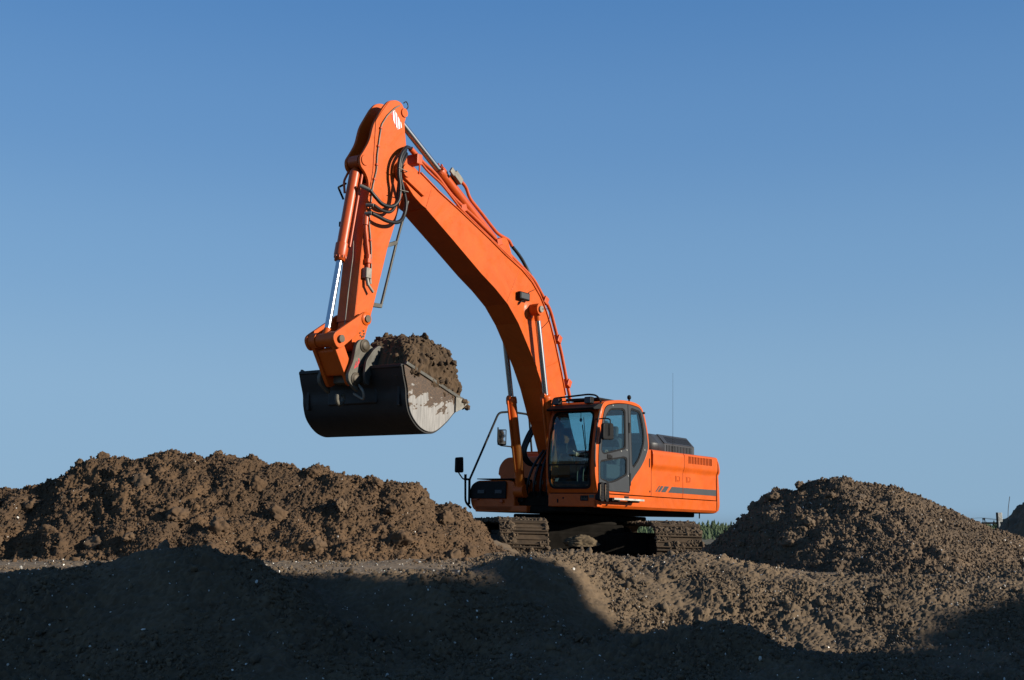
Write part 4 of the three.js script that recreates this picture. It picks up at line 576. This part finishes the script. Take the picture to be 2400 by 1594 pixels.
// bucket cylinder
{
  const a = [6.2, 6.31, 0], b = [6.69, 3.49, 0], dir = V(...b).sub(V(...a)).normalize(), at = t => [a[0] + dir.x * t, a[1] + dir.y * t, 0];
  const c = P('bucket_cylinder', [turned(at(.1), at(1.6), [[0, .03], [.05, .07], [.09, .083], [1.24, .083], [1.25, .1], [1.43, .1], [1.44, .08], [1.52, .08], [1.52, .02]], 28), cyl([a[0], a[1], -.1], [a[0], a[1], .1], .1, .1, 24), pipe([[at(.2)[0] - .06, at(.2)[1], -.1], [at(.5)[0] - .05, at(.5)[1], -.11], [at(1.4)[0] - .05, at(1.4)[1], -.11]], .02, .05, 8), pipe([[6.27, 6.15, .1], [6.36, 5.98, .1], [6.34, 5.8, .09]], .018, .05)], M.orangeGloss);
  P('piston_rod', cyl(at(1.55), at(2.78), .048, .048, 24), M.chrome, c);
  P('rod_eye', [cyl([b[0], b[1], -.11], [b[0], b[1], .11], .105, .105, 24), cyl(at(2.68), at(2.8), .05, .07)], M.orange, c);
  P('bolt', [...Array(10).keys()].map(k => { const q = at(1.55), an = k * .628; return cyl([q[0] + Math.cos(an) * .085, q[1] + .01, Math.sin(an) * .085], [q[0] + Math.cos(an) * .085, q[1] - .025, Math.sin(an) * .085], .011, .011, 6); }), M.orangeGloss, c);
}
// rocker and link
{
  const A = [6.17, 3.86], B = [6.69, 3.49], C = [6.36, 2.94];
  const bar = (p, q, w0, w1) => { const dx = q[0] - p[0], dy = q[1] - p[1], l = Math.hypot(dx, dy), nx = -dy / l, ny = dx / l, ux = dx / l, uy = dy / l; return [[p[0] + nx * w0 - ux * w0, p[1] + ny * w0 - uy * w0, w0], [q[0] + nx * w1 + ux * w1, q[1] + ny * w1 + uy * w1, w1], [q[0] - nx * w1 + ux * w1, q[1] - ny * w1 + uy * w1, w1], [p[0] - nx * w0 - ux * w0, p[1] - ny * w0 - uy * w0, w0]]; };
  const rk = P('rocker_arm', [prism(bar(A, B, .1, .13), -.3, -.25, { bevel: .008 }), prism(bar(A, B, .1, .13), .25, .3, { bevel: .008 }), turned([A[0], A[1], -.3], [A[0], A[1], -.33], [[0, .1], [.02, .095], [.03, .05]], 20)], M.orange);
  P('pin', [cyl([A[0], A[1], -.35], [A[0], A[1], -.2], .055), cyl([B[0], B[1], -.34], [B[0], B[1], -.2], .055), cyl([B[0], B[1], .2], [B[0], B[1], .34], .055), cyl([A[0], A[1], .2], [A[0], A[1], .35], .055)], M.pin, rk);
  const lk = P('bucket_link', [prism(bar(B, C, .1, .09), -.235, -.17, { bevel: .008 }), prism(bar(B, C, .1, .09), .17, .235, { bevel: .008 }), prism(bar([6.60, 3.33], [6.44, 3.06], .06, .06), -.2, .2), cyl([B[0], B[1], -.245], [B[0], B[1], -.115], .12), cyl([B[0], B[1], .115], [B[0], B[1], .3], .12)], M.orange); void lk;
}
// quick coupler
{
  const pl = [[6.37, 3.46, .06], [6.27, 3.55, .08], [6.15, 3.52, .06], [5.99, 3.43, .02], [6.18, 3.21, .04], [6.285, 3.14, .03], [6.285, 2.76, .01], [6.36, 2.79, .02], [6.50, 2.89, .08], [6.52, 2.99, .06], [6.42, 3.2, .05]];
  const q = P('quick_coupler', [prism(pl, -.32, -.26, { bevel: .008 }), prism(pl, .26, .32, { bevel: .008 }), rbox(6.05, 6.32, 2.9, 3.12, -.26, .26, .02), rbox(6.0, 6.14, 3.12, 3.4, -.26, .26, .02)], M.coupler);
  P('pin', [[6.20, 3.45], [6.36, 2.94]].flatMap(([x, y]) => [turned([x, y, -.32], [x, y, -.365], [[0, .1], [.02, .095], [.022, .062], [.045, .06], [.045, .002]], 22), cyl([x, y, .2], [x, y, .36], .06)]), M.pin, q);
  // red maker's mark: three slanted strokes
  P('red_mark', [[[6.405, 3.09], [6.385, 3.09], [6.345, 3.2], [6.365, 3.2]], [[6.365, 3.2], [6.35, 3.2], [6.365, 3.1], [6.38, 3.1]], [[6.35, 3.12], [6.33, 3.12], [6.3, 3.22], [6.32, 3.23]], [[6.375, 3.11], [6.33, 3.125], [6.335, 3.14], [6.37, 3.125]], [[6.325, 3.25], [6.3, 3.25], [6.29, 3.17], [6.31, 3.17]]].map(s => prism(s, -.3225, -.3205, { bevel: 0 })), M.red, q);
  P('lifting_hook', (() => { const g = new THREE.TorusGeometry(.085, .032, 10, 24, 4.4); g.rotateZ(2.4); g.rotateY(.2); g.translate(6.40, 2.66, -.06); return g; })(), M.coupler, q);
  P('hydraulic_hose', hose([[6.31, 2.86, -.33], [6.3, 2.76, -.42], [6.26, 2.66, -.4], [6.26, 2.74, -.2]], .02, 20), M.steel, q);
  P('hydraulic_hose', [hose([[6.42, 3.3, .1], [6.5, 3.35, 0], [6.45, 3.45, -.12], [6.3, 3.6, -.16]], .016, 20)], M.rubber, q);
}
// ---- bucket
const bkOut = [[6.16, 3.13], [6.12, 2.98], [6.06, 2.80], [6.04, 2.63], [5.98, 2.46], [5.86, 2.33], [5.72, 2.245], [5.55, 2.21], [5.38, 2.25], [5.14, 2.41], [4.97, 2.56], [4.74, 2.70]];
{
  const sm = new THREE.SplineCurve(bkOut.map(p => new THREE.Vector2(...p))).getPoints(48).map(v => [v.x, v.y]);
  const plateTex = noiseTex(512, (u, v) => { // worn steel with earth stuck to its upper part, as on the photograph
    const n = fbmT(u, v, 6, 3) * .9 + fbmT(u, v, 28, 5, 3) * .5, drip = tileN(u, 0, 14, 8) * .5; const e = smooth(.40, .47, v + n * .55 + drip * .35); const s = .80 + fbmT(u * 1, v * .06, 60, 2, 3) * .25; const d = 1 + fbmT(u, v, 70, 6, 3) * .8;
    return [s * (1 - e) + .42 * d * e, s * .985 * (1 - e) + .31 * d * e, s * .965 * (1 - e) + .2 * d * e];
  });
  const plateMat = new THREE.MeshStandardMaterial({ color: lin(.34, .335, .33), map: plateTex, roughness: .5, metalness: .15 });
  const bk = P('bucket', [prism(strip(sm, .03, 1), -1.05, 1.05, { bevel: .004 }), rbox(6.06, 6.2, 3.09, 3.15, -1.05, 1.05, .02), rbox(5.95, 6.1, 2.6, 3.1, -.5, .5, .03)], M.bucket);
  const sideShape = [...sm, [4.86, 2.74], [6.13, 3.13]];
  for (const s of [-1, 1]) {
    const g = clean(prism(sideShape, s * 1.045, s * 1.075, { bevel: .004 })); const p = g.attributes.position, uv = g.attributes.uv; for (let i = 0; i < p.count; i++) uv.setXY(i, (p.getX(i) - 4.66) / 1.7, (p.getY(i) - 2.2) / 1.05);
    const m = obj('side_plate', g, plateMat, bk, true); part(m, s < 0 ? 'bright worn steel side plate smeared with earth' : 'far steel side plate of the bucket');
    P('edge_strip', prism(strip([[6.13, 3.14], [5.5, 2.945], [4.8, 2.72]], .05, -1), s * 1.05, s * 1.095, { bevel: .006 }), M.steelDark, bk);
  }
  P('cutting_edge', prism([[4.95, 2.555], [4.68, 2.705], [4.65, 2.715], [4.665, 2.745], [4.8, 2.70], [4.98, 2.6]], -1.10, 1.10, { bevel: .004 }), M.steel, bk);
  for (const q of [-1.105, 1.075]) P('side_cutter', prism([[4.99, 2.545], [4.85, 2.60], [4.68, 2.715], [4.69, 2.745], [4.99, 2.775]], q, q + .03, { bevel: .004 }), M.steel, bk);
  const ear = [[5.93, 3.46, .03], [6.02, 3.47, .03], [6.13, 3.39, .04], [6.27, 3.22, .06], [6.30, 3.0, .08], [6.27, 2.86, .03], [6.2, 2.86, .02], [6.16, 3.02, .06], [6.09, 3.13, .06], [5.99, 3.2]];
  for (const z of [-.44, .39]) P('bucket_ear', prism(ear, z, z + .05, { bevel: .008 }), M.steelDark, bk);
  P('back_rib', [rbox(6.03, 6.1, 2.55, 3.05, -.95, -.9, .01), rbox(6.03, 6.1, 2.55, 3.05, .9, .95, .01)], M.bucket, bk);
}

// ---------------------------------------------------------------- earth heaped in the bucket
EX.updateMatrixWorld(true);
{
  const nu = 110, nv = 140, pos = [], col = [], idx = [], tint = soilTint([.062, .038, .0195], .6), b = [6.13, 3.08], e = [-.965, -.262], n = [-.262, .965];
  const LOAD = [.062, .038, .0195];
  const H = (u, z) => { const q = (z + .40) / (z < -.40 ? .685 : .80), s = (u - .58) / (u < .58 ? .60 : 1.04), r = Math.pow(Math.abs(q), z < -.4 ? 3.4 : 2.3) + Math.pow(Math.abs(s), u < .58 ? 2.2 : 3.0); return -.07 + .07 * smooth(-.5, -.9, z) + .80 * Math.pow(Math.max(0, 1 - r), .56); };
  const WJ = 10, WI = 8;    // rows that form the steep faces over the near side plate and the lip
  for (let j = 0; j <= nv; j++) for (let i = 0; i <= nu; i++) {
    const wj = Math.min(1, j / WJ), wi = Math.min(1, (nu - i) / WI), far = i === 0 || j === nv, t = Math.max(0, (j - WJ) / (nv - WJ)), ti = Math.min(1, i / (nu - WI));
    const u = .035 + ti * 1.5, z = -1.05 + 2.07 * (t < .3 ? t * .5 : .15 + (t - .3) * 1.2143), h = far ? -.09 : -.05 + (H(u, z) + .05) * Math.min(wj, wi), x0 = b[0] + e[0] * u + n[0] * h, y0 = b[1] + e[1] * u + n[1] * h;
    let hu = (H(u + .02, z) - H(u - .02, z)) / .04, hz = (H(u, z + .02) - H(u, z - .02)) / .04; if (wj < 1) hz = 4; if (wi < 1) hu = -4; const l = 1 / Math.hypot(hu, hz, 1);
    const d = far || j === 0 || i === nu ? 0 : (h > -.02 ? 1 : .35) * (soilLump(x0 * 1.4, y0 * 1.4, z * 1.4, [.13, .09, .055, .038]) + (rnd() - .5) * .012), du = -hu * l * d, dn = l * d;
    pos.push(x0 + n[0] * dn + e[0] * du, y0 + n[1] * dn + e[1] * du, z - hz * l * d); col.push(...tint(x0, y0, z));
  }
  for (let j = 0; j < nv; j++) for (let i = 0; i < nu; i++) { const a = j * (nu + 1) + i, c = a + nu + 1; idx.push(a, a + 1, c, a + 1, c + 1, c); }
  const g = new THREE.BufferGeometry(); g.setAttribute('position', new THREE.Float32BufferAttribute(pos, 3)); g.setAttribute('color', new THREE.Float32BufferAttribute(col, 3)); g.setAttribute('uv', new THREE.Float32BufferAttribute(new Float32Array(pos.length / 3 * 2), 2)); g.setIndex(idx); g.computeVertexNormals();
  g.applyMatrix4(EX.matrixWorld);
  const m = new THREE.Mesh(g, soilMat); m.name = 'bucket_load'; m.castShadow = m.receiveShadow = true; scene.add(m);
  tag(m, 'lumpy mound of dark brown earth heaped in the excavator bucket', 'earth');
  scatter('crumbs', m, 900, [.012, .05], LOAD, () => true);
}
// sandy lump lying on the track frame under the machine
{
  const g = mergeVertices(new THREE.IcosahedronGeometry(1, 12).deleteAttribute('normal').deleteAttribute('uv')), p = g.attributes.position;
  for (let i = 0; i < p.count; i++) { const v = V(p.getX(i), p.getY(i), p.getZ(i)); const s = 1 + .3 * noise(v.x * 1.5, v.y * 1.5, v.z * 1.5) + .3 * (bil(v.x * 3.5, v.y * 3.5, v.z * 3.5) - .2) + .1 * noise(v.x * 9, v.y * 9, v.z * 9); p.setXYZ(i, v.x * s * .27, Math.max(-.05, v.y * s * .13), v.z * s * .16); }
  g.computeVertexNormals(); const m = obj('earth_lump', g, new THREE.MeshStandardMaterial({ color: lin(.14, .106, .066), roughness: 1, map: grimeTex })); const w = EX.localToWorld(V(1.35, .6, -1.0)); m.position.copy(w);
  tag(m, 'pale sandy lump of earth lying under the excavator between its tracks', 'earth');
}
// ---------------------------------------------------------------- operator in the cab (mostly behind tinted glass and the door pillar)
{
  const caps = [], mix = (d, e, k) => { const h = Math.max(0, k - Math.abs(d - e)) / k; return Math.min(d, e) - h * h * k * .25; };
  const cap = (a, b, r0, r1, k = .04) => caps.push([V(...a), V(...b), r0, r1, k]);
  const field = (x, y, z, list) => { let d = 9; for (const [a, b, r0, r1, k] of list) { const bx = b.x - a.x, by = b.y - a.y, bz = b.z - a.z, L = bx * bx + by * by + bz * bz; const t = L < 1e-9 ? 0 : Math.min(1, Math.max(0, ((x - a.x) * bx + (y - a.y) * by + (z - a.z) * bz) / L)); const dd = Math.hypot(x - a.x - bx * t, y - a.y - by * t, z - a.z - bz * t) - (r0 + (r1 - r0) * t); d = mix(d, dd, k); } return d; };
  const mesh = (list, c, half, res) => {
    const mc = new MarchingCubes(res, new THREE.MeshBasicMaterial(), false, false, 60000); mc.isolation = 0; mc.reset();
    for (let k = 0; k < res; k++) for (let j = 0; j < res; j++) for (let i = 0; i < res; i++) mc.field[i + j * res + k * res * res] = -field(c[0] + (i / res * 2 - 1) * half, c[1] + (j / res * 2 - 1) * half, c[2] + (k / res * 2 - 1) * half, list);
    mc.update(); const n = mc.count, g = new THREE.BufferGeometry(); g.setAttribute('position', new THREE.BufferAttribute(mc.positionArray.slice(0, n * 3), 3)); g.setAttribute('normal', new THREE.BufferAttribute(mc.normalArray.slice(0, n * 3), 3)); g.scale(half, half, half); g.translate(...c); return g;
  };
  const Z = -.99;
  cap([.60, 1.98, Z - .09], [.60, 1.98, Z + .09], .13, .13); cap([.58, 2.02, Z], [.54, 2.25, Z], .14, .15); cap([.54, 2.3, Z - .09], [.54, 2.3, Z + .09], .12, .12); cap([.54, 2.4, Z - .14], [.54, 2.4, Z + .14], .075, .075, .07); cap([.55, 2.43, Z], [.58, 2.52, Z], .06, .055);
  for (const s of [-1, 1]) { cap([.62, 1.98, Z + s * .1], [1.05, 2.0, Z + s * .14], .095, .07); cap([1.05, 2.0, Z + s * .14], [1.22, 1.6, Z + s * .13], .065, .05); cap([1.22, 1.56, Z + s * .13], [1.38, 1.52, Z + s * .14], .05, .04); cap([.54, 2.4, Z + s * .2], [.66, 2.16, Z + s * .29], .062, .05); cap([.66, 2.16, Z + s * .29], [.98, 2.16, Z + s * .31], .05, .036); }
  const body = mesh(caps, [.95, 2.02, Z], .72, 104);
  const head = [[V(.62, 2.64, Z), V(.62, 2.7, Z), .085, .09, .03], [V(.65, 2.58, Z), V(.66, 2.56, Z), .055, .045, .03], [V(.715, 2.645, Z), V(.735, 2.62, Z), .012, .018, .02], [V(.62, 2.64, Z - .085), V(.615, 2.66, Z - .09), .015, .018, .01], [V(.62, 2.64, Z + .085), V(.615, 2.66, Z + .09), .015, .018, .01], [V(.59, 2.5, Z), V(.6, 2.6, Z), .055, .055, .03], [V(.69, 2.585, Z - .018), V(.69, 2.585, Z + .018), .012, .012, .015]];
  const headG = mesh(head, [.63, 2.63, Z], .16, 56);
  const hands = [-1, 1].map(s => { const z = Z + s * .315, L = [[V(.97, 2.16, z), V(1.05, 2.165, z), .028, .034, .02]]; for (let k = 0; k < 4; k++) { const y = 2.185 - k * .018, l = [.045, .05, .046, .036][k]; L.push([V(1.07, y, z - s * .028), V(1.11, y, z - s * .038), .0095, .009, .006], [V(1.11, y, z - s * .038), V(1.11 + l * .5, y, z + s * .005), .009, .008, .006], [V(1.11 + l * .5, y, z + s * .005), V(1.10, y, z + s * .03), .008, .007, .006]); } L.push([V(1.03, 2.19, z + s * .02), V(1.09, 2.215, z + s * .035), .012, .0095, .01], [V(1.09, 2.215, z + s * .035), V(1.12, 2.21, z + s * .02), .0095, .008, .006]); return mesh(L, [1.06, 2.17, z], .12, 56); });
  const g = mergeGeometries([body, headG, ...hands].map(q => { q.setAttribute('uv', new THREE.BufferAttribute(new Float32Array(q.attributes.position.count * 2), 2)); return q; }));
  const p = g.attributes.position, col = new Float32Array(p.count * 3), nb = body.attributes.position.count, nh = nb + headG.attributes.position.count;
  for (let i = 0; i < p.count; i++) { const x = p.getX(i), y = p.getY(i); let c;
    if (i >= nb) { c = [.42, .24, .16]; if (i < nh && (y > 2.685 || (x < .6 && y > 2.6))) c = [.02, .02, .025]; if (i < nh && Math.abs(y - 2.655) < .012 && x > .69) c = [.03, .03, .03]; if (i < nh && y < 2.545) c = [.025, .03, .05]; }
    else if (y < 1.6) c = [.03, .025, .02]; else if (x > .72 && y < 2.1) c = [.04, .05, .09];
    else { c = y < 2.26 && y > 2.1 && x > .64 && x < .72 ? [.5, .06, .012] : [.02, .024, .04]; if (Math.abs(y - 2.28) < .025 || (x > .78 && x < .83) || (Math.abs(y - 2.1) < .025 && x < .75)) c = [.5, .5, .46]; }
    col.set(c, 3 * i); }
  g.setAttribute('color', new THREE.BufferAttribute(col, 3)); g.applyMatrix4(EX.matrixWorld);
  const m = new THREE.Mesh(g, new THREE.MeshStandardMaterial({ vertexColors: true, roughness: .85 })); m.name = 'person'; m.castShadow = m.receiveShadow = true; scene.add(m);
  tag(m, 'person in dark jacket with reflective bands seated at the excavator levers inside the cab', 'person');
}
// ---------------------------------------------------------------- pair of muddy boots hung beside the cab door
for (const [x, lab] of [[1.66, 'muddy black boot hung by the cab door, nearer the front corner'], [1.50, 'muddy black boot hung by the cab door, nearer the step']]) {
  const prof = [[-.05, .0], [-.058, .05], [-.05, .13], [-.042, .17], [-.05, .24], [-.045, .285], [-.02, .305], [.02, .305], [.045, .285], [.052, .24], [.044, .17], [.05, .13], [.058, .05], [.05, 0], [.02, -.012], [-.02, -.012]];
  const upper = prism(prof.map(q => [q[0] + x, q[1] + 1.33, .02]), -1.55, -1.60, { bevel: .012 }), shaft = rbox(x - .05, x + .05, 1.33, 1.44, -1.60, -1.49, .035), sole = prism(prof.map(q => [q[0] * 1.06 + x, q[1] * 1.02 + 1.327, .02]), -1.60, -1.625, { bevel: .005 });
  const gr = new THREE.Group(); gr.name = numbered('boot'); gr.applyMatrix4(EX.matrixWorld); scene.add(gr);
  obj('upper', [upper, shaft], M.gasket, gr); const so = obj('sole', [sole, ...[0, 1, 2, 3, 4].map(k => rbox(x - .042, x + .042, 1.36 + k * .05, 1.38 + k * .05, -1.632, -1.62, .003))], M.gasket, gr); obj('mud', [rbox(x + .046, x + .062, 1.35, 1.6, -1.622, -1.6, .006)], clodMat([.2, .15, .1]), gr); void so;
  tag(gr, lab, 'boot', 'boots by the cab door');
}
// ---------------------------------------------------------------- far off: wood, post and beam, twigs
{
  const cone = (() => { const gs = []; for (let k = 0; k < 7; k++) { const g = new THREE.ConeGeometry(.62 - k * .075, .9, 7, 1, true); g.rotateY(k * 1.3); g.translate((k % 2 - .5) * .06, .5 + k * .5, 0); const p = g.attributes.position; for (let i = 0; i < p.count; i++) p.setXYZ(i, p.getX(i) * (1 + .5 * noise(i * 1.7, k, 3)), p.getY(i) + .25 * noise(i, k * 2, 9), p.getZ(i) * (1 + .5 * noise(i * 1.3, k, 7))); gs.push(clean(g)); } gs.push(clean(new THREE.CylinderGeometry(.06, .09, 1, 6).translate(0, .4, 0))); const g = mergeGeometries(gs); g.computeVertexNormals(); return g; })();
  const N = 4600, im = new THREE.InstancedMesh(cone, new THREE.MeshStandardMaterial({ color: 0xffffff, roughness: 1, side: THREE.DoubleSide }), N), c = new THREE.Color();
  for (let k = 0; k < N; k++) { const d = rr(230, 420), x = rr(-.55, .6) * d, s = rr(.75, 1.15) * (1 + .25 * noise(x * .02, 0, d * .02)) * d / 330; tmpM.compose(V(x, -2.6, -d), tmpQ.setFromAxisAngle(V(0, 1, 0), rr(0, 6)), V(s * rr(1.2, 2.1), s * .82 * rr(.55, 1.2), s * rr(1.2, 2.1))); im.setMatrixAt(k, tmpM); const t = rr(.6, 1.25); im.setColorAt(k, c.setRGB(.052 * t, .078 * t, .035 * t)); }
  im.name = 'distant_wood'; im.userData = { kind: 'stuff', label: 'far-off strip of green conifers on the horizon behind the excavator', category: 'wood' }; im.castShadow = im.receiveShadow = true; scene.add(im);
}
{
  const f = new THREE.Group(); f.name = 'barrier'; f.position.set(39.6, -2, -100); scene.add(f); tag(f, 'white upright post on a dark beam with cables, far off between the right-hand heaps', 'barrier');
  obj('post', rbox(-.1, .24, -.1, 3.85, -.15, .15, .02), M.alu, f); obj('beam', [rbox(-1.4, .1, 2.93, 3.08, -.1, .1, .02), rbox(-.16, -.101, .0, 3.86, -.14, .14, .01), rbox(-1.3, -1.15, 0, 2.93, -.08, .08, .01)], M.black, f);
  obj('bracket', [rbox(-1.32, -1.12, 3.28, 3.4, -.08, .08, .02), cyl([-1.3, 3.08, 0], [-1.28, 3.3, 0], .03), cyl([-1.12, 3.08, 0], [-1.16, 3.3, 0], .04)], M.black, f); obj('cable', [hose([[-2.4, 3.38, 0], [-1.22, 3.42, 0], [-.1, 3.3, 0]], .012), hose([[-1.22, 3.38, 0], [-.6, 3.3, 0], [-.1, 3.24, 0]], .012)], M.black, f);
}
{
  const tw = obj('twig', hose([[12.1, .85, -30], [12.12, 1.25, -30], [12.18, 1.6, -30]], .008, 10, 5), clodMat([.06, .045, .03])); tag(tw, 'thin dry twig standing on the dark heap at the right edge', 'twig');
  const rt = obj('root', hose([[2.78, -.36, -10.1], [2.80, -.22, -10.12], [2.88, -.18, -10.1], [2.92, -.26, -10.06], [2.98, -.33, -10.0], [2.99, -.4, -9.98]], .017, 40, 7), clodMat([.05, .04, .03])); tag(rt, 'dark bent root arching out of the shaded soil in the foreground', 'root');
}
renderer.render(scene, camera);
